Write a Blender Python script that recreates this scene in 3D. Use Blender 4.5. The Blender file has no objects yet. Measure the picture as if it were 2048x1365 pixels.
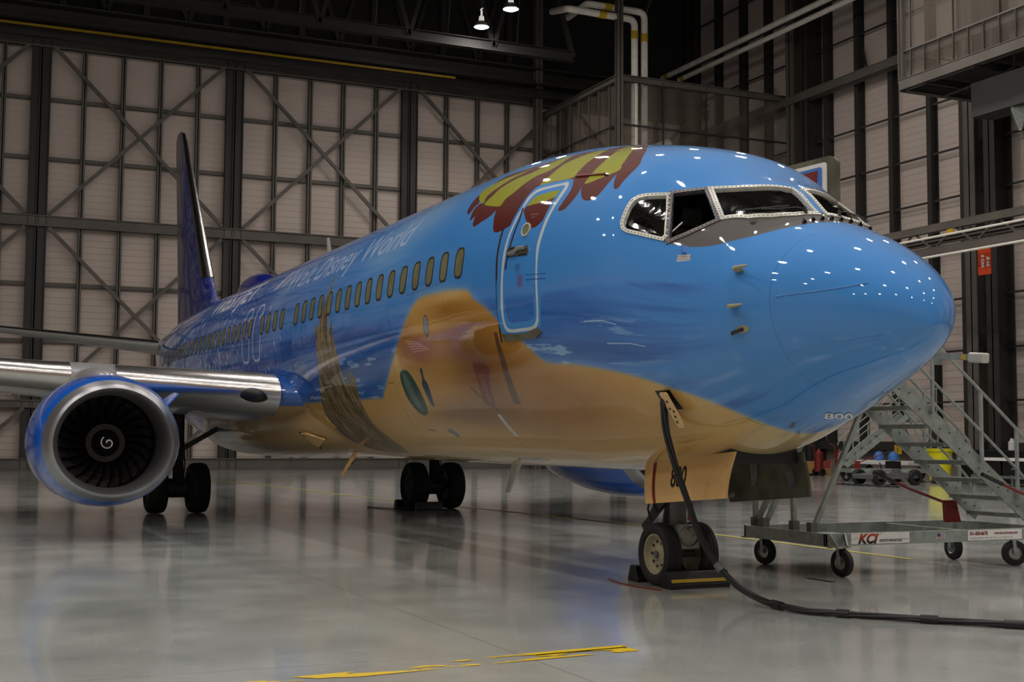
import bpy, math, random
import numpy as np
from mathutils import Vector, Matrix
S = bpy.context.scene
COL = S.collection
PI = math.pi
# ------------------------------------------------------------------ camera (world: x runs aft, y to starboard, z up)
CP = (-8.6532, 7.7762, 1.6295); YAW, PITCH, ROLL, FPX = -0.4212, 0.0731, 0.0062, 2627.27
_f = Vector((math.cos(YAW)*math.cos(PITCH), math.sin(YAW)*math.cos(PITCH), math.sin(PITCH)))
_r = _f.cross(Vector((0, 0, 1))).normalized(); _u = _r.cross(_f)
_r2 = _r*math.cos(ROLL)+_u*math.sin(ROLL); _u2 = _u*math.cos(ROLL)-_r*math.sin(ROLL)
cd = bpy.data.cameras.new('camera'); cam = bpy.data.objects.new('camera', cd); COL.objects.link(cam)
cd.sensor_width = 36.0; cd.lens = FPX/2048*36.0; cd.clip_end = 400; cd.clip_start = .05
cam.matrix_world = Matrix(((_r2.x, _u2.x, -_f.x, CP[0]), (_r2.y, _u2.y, -_f.y, CP[1]), (_r2.z, _u2.z, -_f.z, CP[2]), (0, 0, 0, 1)))
S.camera = cam
# ------------------------------------------------------------------ world and exposure
w = bpy.data.worlds.new('world'); S.world = w; w.use_nodes = True
w.node_tree.nodes['Background'].inputs[0].default_value = (.55, .65, .8, 1)
w.node_tree.nodes['Background'].inputs[1].default_value = .0
S.view_settings.view_transform = 'Standard'; S.view_settings.look = 'None'; S.view_settings.gamma = 1
S.view_settings.exposure = -1.05; S.view_settings.use_curve_mapping = False
LAMP_POWER = 620.0       # emission strength of each high-bay lens
LAMP_COL = (1.0, .93, .87)
# ------------------------------------------------------------------ materials
def nodes(name):
    m = bpy.data.materials.new(name); m.use_nodes = True
    nt = m.node_tree; return m, nt, nt.nodes['Principled BSDF']
def lin(c):
    return tuple((x/12.92 if x <= .04045 else ((x+.055)/1.055)**2.4) for x in c)
def mat(name, rgb, rough=.5, metal=0., spec=.5, coat=0., var=.12, scale=3., bump=0., emit=None):
    """painted or bare surface with slight procedural tone variation; rgb is sRGB 0..1"""
    m, nt, b = nodes(name); c = lin(rgb)
    tc = nt.nodes.new('ShaderNodeTexCoord'); nz = nt.nodes.new('ShaderNodeTexNoise'); nz.inputs['Scale'].default_value = scale
    nz.inputs['Detail'].default_value = 6
    nt.links.new(tc.outputs['Object'], nz.inputs['Vector'])
    rp = nt.nodes.new('ShaderNodeValToRGB')
    rp.color_ramp.elements[0].position = .3; rp.color_ramp.elements[1].position = .7
    rp.color_ramp.elements[0].color = (*[x*(1-var) for x in c], 1); rp.color_ramp.elements[1].color = (*[min(1, x*(1+var)) for x in c], 1)
    nt.links.new(nz.outputs['Fac'], rp.inputs['Fac']); nt.links.new(rp.outputs['Color'], b.inputs['Base Color'])
    b.inputs['Roughness'].default_value = rough; b.inputs['Metallic'].default_value = metal
    b.inputs['Specular IOR Level'].default_value = spec; b.inputs['Coat Weight'].default_value = coat; b.inputs['Coat Roughness'].default_value = .04
    if bump:
        bp = nt.nodes.new('ShaderNodeBump'); bp.inputs['Strength'].default_value = bump; bp.inputs['Distance'].default_value = .02
        nt.links.new(nz.outputs['Fac'], bp.inputs['Height']); nt.links.new(bp.outputs['Normal'], b.inputs['Normal'])
    if emit:
        b.inputs['Emission Color'].default_value = (*emit[0], 1); b.inputs['Emission Strength'].default_value = emit[1]
    return m
M = {}
M['steel'] = mat('dark painted steel', (.33, .31, .285), .6, scale=.8, var=.2)
M['steel_dark'] = mat('black painted steel', (.16, .15, .14), .6, scale=.8, var=.2)
M['ceiling'] = mat('dark roof deck', (.13, .125, .12), .9, scale=.3)
M['pipe'] = mat('white lagged pipe', (.86, .84, .80), .5)
M['yellow'] = mat('yellow paint', (.72, .60, .12), .5)
M['galv'] = mat('galvanised steel', (.56, .59, .57), .45, .25, scale=9, var=.2)
M['alu'] = mat('brushed aluminium', (.60, .61, .60), .38, .8, scale=5)
M['polished'] = mat('polished bare metal', (.78, .77, .76), .22, 1.0, scale=1.5, var=.05)
M['lip'] = mat('satin inlet lip', (.62, .62, .63), .36, .9, scale=1.5, var=.05)
M['wing'] = mat('light grey wing paint', (.50, .50, .51), .3, .0, coat=.3, scale=.7)
M['eng_blue'] = mat('blue nacelle paint', (.08, .36, .76), .22, coat=.8, var=.05, scale=.6)
M['dark_blue'] = mat('deep blue paint', (.09, .13, .46), .2, coat=.8, var=.1)
M['rubber'] = mat('black tyre rubber', (.085, .08, .08), .75, scale=30, bump=.2)
M['gear'] = mat('grey gear enamel', (.36, .37, .36), .5, scale=10, var=.3)
M['gear_dark'] = mat('grimy gear metal', (.15, .145, .14), .5, scale=10, var=.4)
M['hub'] = mat('beige wheel hub', (.60, .57, .46), .45, scale=12)
M['black'] = mat('black plastic', (.05, .05, .055), .45)
M['cable'] = mat('black cable jacket', (.07, .07, .075), .5, scale=40)
M['beige'] = mat('beige door paint', (.84, .68, .44), .4, coat=.3, scale=2, var=.04)
M['inner'] = mat('grubby interior paint', (.33, .32, .26), .6, scale=4, var=.45)
M['grey_panel'] = mat('dark grey anti-glare paint', (.37, .35, .35), .4, metal=.3, scale=3)
M['frame'] = mat('off-white window frame', (.74, .74, .70), .35, metal=.2, scale=6, var=.06)
M['white'] = mat('white paint', (.85, .85, .84), .4, var=.03)
M['red'] = mat('maroon paint', (.45, .10, .08), .45)
M['orange'] = mat('orange board', (.75, .24, .08), .5)
M['bin_yellow'] = mat('bright yellow plastic', (.84, .82, .08), .4)
M['cockpit'] = mat('dark cockpit trim', (.10, .10, .105), .7)
M['olive'] = mat('olive window shade', (.42, .42, .30), .5, coat=.5, scale=6, var=.25)
M['rim'] = mat('dark window rim', (.16, .15, .12), .5)
M['fan'] = mat('dark titanium', (.20, .185, .18), .38, .8)
M['spinner'] = mat('black spinner', (.06, .06, .065), .5)
M['shade'] = mat('brown lower cladding', (.47, .42, .38), .7, scale=1.5)
M['wood'] = mat('plain wood', (.62, .48, .28), .7, scale=8)
M['sky_blue'] = mat('light blue plastic', (.25, .45, .75), .5)
def glass(name, tint=(.5, .55, .55), dark=.55):
    m, nt, b = nodes(name)
    out = nt.nodes['Material Output']; tr = nt.nodes.new('ShaderNodeBsdfTransparent'); gl = nt.nodes.new('ShaderNodeBsdfGlossy')
    tr.inputs[0].default_value = (*[t*dark for t in tint], 1); gl.inputs['Roughness'].default_value = .03
    fr = nt.nodes.new('ShaderNodeFresnel'); fr.inputs['IOR'].default_value = 1.45
    mx = nt.nodes.new('ShaderNodeMixShader'); nt.links.new(fr.outputs[0], mx.inputs[0]); nt.links.new(tr.outputs[0], mx.inputs[1]); nt.links.new(gl.outputs[0], mx.inputs[2])
    nt.links.new(mx.outputs[0], out.inputs['Surface']); return m
M['lens'] = mat('lamp glass', (.45, .47, .45), .15, .5)
M['glass'] = glass('tinted flight deck glass')
def emitter(name, col, s):
    m, nt, b = nodes(name); b.inputs['Base Color'].default_value = (0, 0, 0, 1)
    b.inputs['Emission Color'].default_value = (*col, 1); b.inputs['Emission Strength'].default_value = s; return m
M['lamp'] = emitter('glowing lamp lens', LAMP_COL, LAMP_POWER)
M['lampglow'] = emitter('lit lamp housing', LAMP_COL, 1.2)
def panel_mat(name, rgb, pitch=.3, dirty=.12):
    m, nt, b = nodes(name); c = lin(rgb)
    tc = nt.nodes.new('ShaderNodeTexCoord'); sx = nt.nodes.new('ShaderNodeSeparateXYZ'); nt.links.new(tc.outputs['Object'], sx.inputs[0])
    mu = nt.nodes.new('ShaderNodeMath'); mu.operation = 'MULTIPLY'; mu.inputs[1].default_value = 1/pitch; nt.links.new(sx.outputs['Z'], mu.inputs[0])
    fr = nt.nodes.new('ShaderNodeMath'); fr.operation = 'FRACT'; nt.links.new(mu.outputs[0], fr.inputs[0])
    rp = nt.nodes.new('ShaderNodeValToRGB'); e = rp.color_ramp.elements
    e[0].position = 0; e[0].color = (.0, .0, .0, 1); e[1].position = .16; e[1].color = (1, 1, 1, 1)
    nt.links.new(fr.outputs[0], rp.inputs[0])
    nz = nt.nodes.new('ShaderNodeTexNoise'); nz.inputs['Scale'].default_value = .35; nz.inputs['Detail'].default_value = 5; nt.links.new(tc.outputs['Object'], nz.inputs['Vector'])
    r2 = nt.nodes.new('ShaderNodeValToRGB'); r2.color_ramp.elements[0].color = (*[x*(1-dirty) for x in c], 1); r2.color_ramp.elements[1].color = (*[x*(1+dirty) for x in c], 1)
    nt.links.new(nz.outputs['Fac'], r2.inputs[0])
    mx = nt.nodes.new('ShaderNodeMix'); mx.data_type = 'RGBA'; mx.blend_type = 'MULTIPLY'
    mr = nt.nodes.new('ShaderNodeMapRange'); mr.inputs[3].default_value = .87; mr.inputs[4].default_value = 1.0
    nt.links.new(rp.outputs[0], mr.inputs[0]); mx.inputs[0].default_value = 1
    nt.links.new(r2.outputs[0], mx.inputs[6]); nt.links.new(mr.outputs[0], mx.inputs[7]); nt.links.new(mx.outputs[2], b.inputs['Base Color'])
    bu = nt.nodes.new('ShaderNodeBump'); bu.inputs['Strength'].default_value = .4; bu.inputs['Distance'].default_value = .03
    nt.links.new(rp.outputs[0], bu.inputs['Height']); nt.links.new(bu.outputs[0], b.inputs['Normal'])
    b.inputs['Roughness'].default_value = .6; return m
M['panel'] = panel_mat('ribbed pale cladding', (.73, .675, .64))
def floor_mat():
    m, nt, b = nodes('polished concrete'); L = nt.links.new; N = nt.nodes.new
    tc = N('ShaderNodeTexCoord'); n1 = N('ShaderNodeTexNoise'); n1.inputs['Scale'].default_value = .55; n1.inputs['Detail'].default_value = 8; n1.inputs['Roughness'].default_value = .62
    L(tc.outputs['Object'], n1.inputs['Vector'])
    r = N('ShaderNodeValToRGB'); r.color_ramp.elements[0].position = .3; r.color_ramp.elements[1].position = .72
    r.color_ramp.elements[0].color = (*lin((.63, .65, .635)), 1); r.color_ramp.elements[1].color = (*lin((.71, .73, .71)), 1); L(n1.outputs['Fac'], r.inputs[0])
    sx = N('ShaderNodeSeparateXYZ'); L(tc.outputs['Object'], sx.inputs[0])
    def lines(out, off, pitch, wd):
        a = N('ShaderNodeMath'); a.operation = 'SUBTRACT'; L(out, a.inputs[0]); a.inputs[1].default_value = off
        p = N('ShaderNodeMath'); p.operation = 'PINGPONG'; L(a.outputs[0], p.inputs[0]); p.inputs[1].default_value = pitch/2
        c = N('ShaderNodeMath'); c.operation = 'LESS_THAN'; L(p.outputs[0], c.inputs[0]); c.inputs[1].default_value = wd; return c.outputs[0]
    a = lines(sx.outputs['X'], .58, 3.1, .005); c = lines(sx.outputs['Y'], 3.62, 6.2, .006)
    mx = N('ShaderNodeMath'); mx.operation = 'MAXIMUM'; L(a, mx.inputs[0]); L(c, mx.inputs[1])
    mc = N('ShaderNodeMix'); mc.data_type = 'RGBA'; ms = N('ShaderNodeMath'); ms.operation = 'MULTIPLY'; ms.inputs[1].default_value = .55
    L(mx.outputs[0], ms.inputs[0]); L(ms.outputs[0], mc.inputs[0]); L(r.outputs[0], mc.inputs[6]); mc.inputs[7].default_value = (*lin((.25, .24, .2)), 1)
    L(mc.outputs[2], b.inputs['Base Color'])
    n2 = N('ShaderNodeTexNoise'); n2.inputs['Scale'].default_value = 1.1; n2.inputs['Detail'].default_value = 5; L(tc.outputs['Object'], n2.inputs['Vector'])
    mr = N('ShaderNodeMapRange'); mr.inputs[1].default_value = .3; mr.inputs[2].default_value = .7; mr.inputs[3].default_value = .13; mr.inputs[4].default_value = .27
    L(n2.outputs['Fac'], mr.inputs[0]); L(mr.outputs[0], b.inputs['Roughness'])
    n3 = N('ShaderNodeTexNoise'); n3.inputs['Scale'].default_value = 1.6; n3.inputs['Detail'].default_value = 2; L(tc.outputs['Object'], n3.inputs['Vector'])
    bu = N('ShaderNodeBump'); bu.inputs['Strength'].default_value = .07; bu.inputs['Distance'].default_value = .06; L(n3.outputs['Fac'], bu.inputs['Height']); L(bu.outputs[0], b.inputs['Normal'])
    b.inputs['Specular IOR Level'].default_value = .6; b.inputs['Coat Weight'].default_value = .7; b.inputs['Coat Roughness'].default_value = .08
    return m
M['floor'] = floor_mat()
def worn_paint(name, rgb, thr, scale=9):
    m, nt, b = nodes(name); N = nt.nodes.new; L = nt.links.new
    b.inputs['Base Color'].default_value = (*lin(rgb), 1); b.inputs['Roughness'].default_value = .4
    tc = N('ShaderNodeTexCoord'); mp = N('ShaderNodeMapping'); mp.inputs['Scale'].default_value = (1.6, .5, 1); L(tc.outputs['Object'], mp.inputs[0])
    n = N('ShaderNodeTexNoise'); n.inputs['Scale'].default_value = scale; n.inputs['Detail'].default_value = 8; L(mp.outputs[0], n.inputs['Vector'])
    r = N('ShaderNodeValToRGB'); r.color_ramp.elements[0].position = thr; r.color_ramp.elements[1].position = thr+.03; L(n.outputs['Fac'], r.inputs[0])
    L(r.outputs[0], b.inputs['Alpha']); return m
M['line'] = worn_paint('faded yellow line', (.70, .66, .30), .30)
M['line_worn'] = worn_paint('flaking yellow paint', (.83, .70, .05), .49, 3.2)
def mesh_mat():
    m, nt, b = nodes('dusty netting sheet'); N = nt.nodes.new; L = nt.links.new
    b.inputs['Base Color'].default_value = (*lin((.42, .38, .33)), 1); b.inputs['Roughness'].default_value = .6
    b.inputs['Alpha'].default_value = .38; return m
M['net'] = mesh_mat()
# ------------------------------------------------------------------ mesh helpers
class MB:
    def __init__(s): s.v = []; s.f = []; s.mi = []; s.cur = 0
    def add(s, vs, fs):
        n = len(s.v); s.v += [tuple(p) for p in vs]
        for f in fs: s.f.append([n+i for i in f]); s.mi.append(s.cur)
        return s
    def box(s, a, b):
        x0, y0, z0 = a; x1, y1, z1 = b
        return s.add([(x0, y0, z0), (x1, y0, z0), (x1, y1, z0), (x0, y1, z0), (x0, y0, z1), (x1, y0, z1), (x1, y1, z1), (x0, y1, z1)],
                     [(0, 3, 2, 1), (4, 5, 6, 7), (0, 1, 5, 4), (1, 2, 6, 5), (2, 3, 7, 6), (3, 0, 4, 7)])
    def beam(s, p, q, wd, ht, up=(0, 0, 1)):
        p = Vector(p); q = Vector(q); d = (q-p).normalized(); u = Vector(up)
        if abs(d.dot(u)) > .98: u = Vector((1, 0, 0))
        r = d.cross(u).normalized()*wd/2; t = r.cross(d).normalized()*ht/2
        vs = [p-r-t, p+r-t, p+r+t, p-r+t, q-r-t, q+r-t, q+r+t, q-r+t]
        return s.add(vs, [(0, 1, 2, 3), (7, 6, 5, 4), (0, 4, 5, 1), (1, 5, 6, 2), (2, 6, 7, 3), (3, 7, 4, 0)])
    def hbeam(s, p, q, wd, ht, up=(0, 0, 1), t=.03):
        """I-section girder"""
        p = Vector(p); q = Vector(q); d = (q-p).normalized(); u = Vector(up)
        r = d.cross(u).normalized(); u2 = r.cross(d).normalized()
        s.beam(p, q, t, ht, up)
        for k in (-1, 1): s.beam(p+u2*k*(ht/2-t/2), q+u2*k*(ht/2-t/2), wd, t, up)
        return s
    def tube(s, pts, r, n=10, cap=True, radii=None):
        P = [Vector(p) for p in pts]; prev = None; base = len(s.v); ring = []
        for i, p in enumerate(P):
            d = ((P[min(i+1, len(P)-1)]-P[max(i-1, 0)])).normalized()
            if prev is None:
                a = Vector((0, 0, 1)) if abs(d.z) < .9 else Vector((1, 0, 0)); x = d.cross(a).normalized()
            else: x = (prev-d*prev.dot(d)).normalized()
            prev = x; y = d.cross(x); rr = radii[i] if radii else r
            ring.append([p+(x*math.cos(2*PI*k/n)+y*math.sin(2*PI*k/n))*rr for k in range(n)])
        vs = [v for R in ring for v in R]; fs = []
        for i in range(len(P)-1):
            for k in range(n): fs.append((i*n+k, i*n+(k+1) % n, (i+1)*n+(k+1) % n, (i+1)*n+k))
        if cap: fs.append(tuple(range(n))[::-1]); fs.append(tuple((len(P)-1)*n+k for k in range(n)))
        return s.add(vs, fs)
    def lathe(s, prof, o, ax='x', n=48, closed=False, fn=None):
        """prof: (axial, radius) pairs, revolved about the axis through o"""
        vs = []
        for a, r in prof:
            for k in range(n):
                t = 2*PI*k/n; c, sn = math.cos(t)*r, math.sin(t)*r
                if fn: c, sn = fn(a, c, sn)
                vs.append({'x': (o[0]+a, o[1]+c, o[2]+sn), 'y': (o[0]+c, o[1]+a, o[2]+sn), 'z': (o[0]+c, o[1]+sn, o[2]+a)}[ax])
        fs = []; m = len(prof)
        for i in range(m if closed else m-1):
            j = (i+1) % m
            for k in range(n): fs.append((i*n+k, i*n+(k+1) % n, j*n+(k+1) % n, j*n+k))
        return s.add(vs, fs)
    def prism(s, poly, z0, z1, ax='z'):
        n = len(poly)
        def P(a, b, c): return {'z': (a, b, c), 'y': (a, c, b), 'x': (c, a, b)}[ax]
        vs = [P(a, b, z0) for a, b in poly]+[P(a, b, z1) for a, b in poly]
        return s.add(vs, [tuple(range(n))[::-1], tuple(range(n, 2*n))]+[(i, (i+1) % n, n+(i+1) % n, n+i) for i in range(n)])
    def grid(s, fn, nu, nv, wrap=False):
        vs = [fn(i/(nu-1), j/(nv-1)) for i in range(nu) for j in range(nv)]
        return s.add(vs, [(i*nv+j, i*nv+j+1, (i+1)*nv+j+1, (i+1)*nv+j) for i in range(nu-1) for j in range(nv-1)])
    def xf(s, mtx):
        s.v = [tuple(mtx @ Vector(p)) for p in s.v]; return s
    def build(s, name, mats, parent=None, smooth=False, bevel=0., label=None, kind=None):
        me = bpy.data.meshes.new(name); me.from_pydata(s.v, [], s.f); 
        if not isinstance(mats, (list, tuple)): mats = [mats]
        for m in mats: me.materials.append(M[m] if isinstance(m, str) else m)
        me.polygons.foreach_set('material_index', s.mi)
        import bmesh as _b
        bm = _b.new(); bm.from_mesh(me); _b.ops.recalc_face_normals(bm, faces=bm.faces); bm.to_mesh(me); bm.free()
        if smooth:
            me.shade_smooth()
            me.set_sharp_from_angle(angle=math.radians(38))
        me.update()
        o = bpy.data.objects.new(name, me); COL.objects.link(o)
        if bevel:
            b = o.modifiers.new('edge', 'BEVEL'); b.width = bevel; b.segments = 2; b.limit_method = 'ANGLE'; b.angle_limit = .7
        if parent:
            o.parent = parent; o.matrix_parent_inverse = Matrix.Translation(-parent.location) if not parent.parent and parent.type == 'EMPTY' and parent.rotation_euler.z == 0 else Matrix.Identity(4)
        if label: o['label'] = label
        if kind: o['kind'] = kind
        return o
def tag(o, label, cat, group=None):
    o['label'] = label; o['category'] = cat
    if group: o['group'] = group
    return o
def thing(name, label, cat, loc=(0, 0, 0), rz=0, group=None):
    o = bpy.data.objects.new(name, None); COL.objects.link(o); o.location = loc; o.rotation_euler.z = rz
    o.empty_display_size = .3
    return tag(o, label, cat, group)
def local(parent, mb):  return mb
def copy_tree(o, parent=None):
    c = o.copy(); COL.objects.link(c)
    if parent: c.parent = parent
    for ch in list(o.children): copy_tree(ch, c)
    return c
def text_tris(s, size=1., shear=0., bold=0., font_scale_x=1.):
    """triangles (2-D) of a line of lettering, origin at its lower left"""
    cu = bpy.data.curves.new('t', 'FONT'); cu.body = s; cu.size = size; cu.shear = shear; cu.offset = bold; cu.resolution_u = 4
    o = bpy.data.objects.new('t', cu); COL.objects.link(o); dg = bpy.context.evaluated_depsgraph_get()
    me = bpy.data.meshes.new_from_object(o.evaluated_get(dg)); me.calc_loop_triangles()
    v = [(p.co.x*font_scale_x, p.co.y) for p in me.vertices]; t = [tuple(l.vertices) for l in me.loop_triangles]
    bpy.data.objects.remove(o); bpy.data.curves.remove(cu); bpy.data.meshes.remove(me)
    return v, t
def text_mesh(mb, s, size, origin, ex, ey, **k):
    """lettering laid on a plane: ex, ey unit vectors of the text's right and up"""
    v, t = text_tris(s, size, **k); o = Vector(origin); ex = Vector(ex); ey = Vector(ey)
    mb.add([o+ex*a+ey*b for a, b in v], t); return max(a for a, b in v)
# ------------------------------------------------------------------ fuselage form (s = metres aft of the nose tip, th = angle round the section)
KN = np.array([0,.06,.2,.45,.8,1.2,1.42,1.78,2.3,3.0,4.0,5.2,6.5,8,24,27,30,33,36,37.9])
TOP = np.array([2.628,2.858,3.05,3.266,3.477,3.652,3.74,4.03,4.30,4.681,4.941,5.143,5.237,5.247,5.247,5.24,5.22,5.15,5.0,4.75])
BOT = np.array([2.628,2.509,2.373,2.235,2.085,1.921,1.822,1.686,1.508,1.38,1.291,1.246,1.246,1.246,1.246,1.43,1.95,2.75,3.75,4.35])
WID = np.array([0,.225,.436,.65,.858,1.031,1.113,1.231,1.43,1.669,1.788,1.862,1.889,1.889,1.889,1.8,1.57,1.17,.75,.3])
ZM = np.array([2.628,2.704,2.749,2.811,2.863,2.888,2.895,2.90,2.986,3.155,3.296,3.387,3.437,3.437,3.437,3.45,3.65,3.95,4.35,4.55])
EX = np.array([1,1,1,1,1,1,1,1,.942,.87,.88,.89,.89,.89,.89,.9,.95,1,1,1.])
def pch(xk, yk, x):
    h = np.diff(xk); d = np.diff(yk)/h; m = np.zeros(len(xk))
    for i in range(1, len(xk)-1):
        if d[i-1]*d[i] > 0:
            w1 = 2*h[i]+h[i-1]; w2 = h[i]+2*h[i-1]; m[i] = (w1+w2)/(w1/d[i-1]+w2/d[i])
    m[0] = d[0]; m[-1] = d[-1]
    i = np.clip(np.searchsorted(xk, x)-1, 0, len(h)-1); t = (x-xk[i])/h[i]
    return yk[i]*(1+2*t)*(1-t)**2+h[i]*m[i]*t*(1-t)**2+yk[i+1]*t*t*(3-2*t)+h[i]*m[i+1]*t*t*(t-1)
def surf(s, th, off=0.):
    s = np.asarray(s, float); th = np.asarray(th, float)
    def raw(s, th):
        q = np.sqrt(np.maximum(s, 0)); kk = np.sqrt(KN)
        t, b, w, z, e = (pch(kk, A, q) for A in (TOP, BOT, WID, ZM, EX))
        sn = np.sin(th); cs = np.cos(th); ee = np.where(sn > 0, e, 1.)
        y = w*np.sign(cs)*np.abs(cs)**ee; sa = np.abs(sn)**ee
        return np.stack([s+0*th, y, np.where(sn > 0, z+(t-z)*sa, z-(z-b)*sa)], -1)
    p = raw(s, th)
    if np.any(off):
        e = 1e-3; a = raw(s+e, th)-raw(np.maximum(s-e, 0), th); b = raw(s, th+e)-raw(s, th-e)
        n = np.cross(b, a); n /= np.maximum(np.linalg.norm(n, axis=-1, keepdims=True), 1e-9)
        c = p-np.stack([s+0*th, 0*p[..., 1], 3.2+0*p[..., 2]], -1)
        sg = np.sign((n*c).sum(-1, keepdims=True)); n = n*np.where(sg == 0, 1, sg)
        p = p+n*np.asarray(off)[..., None] if np.ndim(off) else p+n*off
    return p
def sp(x, deg, off=0.):
    p = surf(np.array([x]), np.radians(np.array([deg])), off)[0]; return Vector(p)
def inpoly(P, X, Y):
    m = np.zeros(np.broadcast(X, Y).shape, bool); n = len(P)
    for i in range(n):
        x1, y1 = P[i]; x2, y2 = P[(i+1) % n]
        if y1 == y2: continue
        act = (y1 > Y) != (y2 > Y)
        m ^= act & (X < x1+(Y-y1)*(x2-x1)/(y2-y1))
    return m
def smooth_poly(P, k=6, closed=True):
    P = np.array(P, float); n = len(P); out = []
    for i in range(n if closed else n-1):
        g = (lambda j: P[j % n]) if closed else (lambda j: P[min(max(j, 0), n-1)])
        a, b, c, d = g(i-1), g(i), g(i+1), g(i+2)
        for t in np.linspace(0, 1, k, endpoint=False):
            out.append(.5*((2*b)+(c-a)*t+(2*a-5*b+4*c-d)*t*t+(3*b-a-3*c+d)*t**3))
    if not closed: out.append(P[-1])
    return [tuple(p) for p in out]
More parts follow.
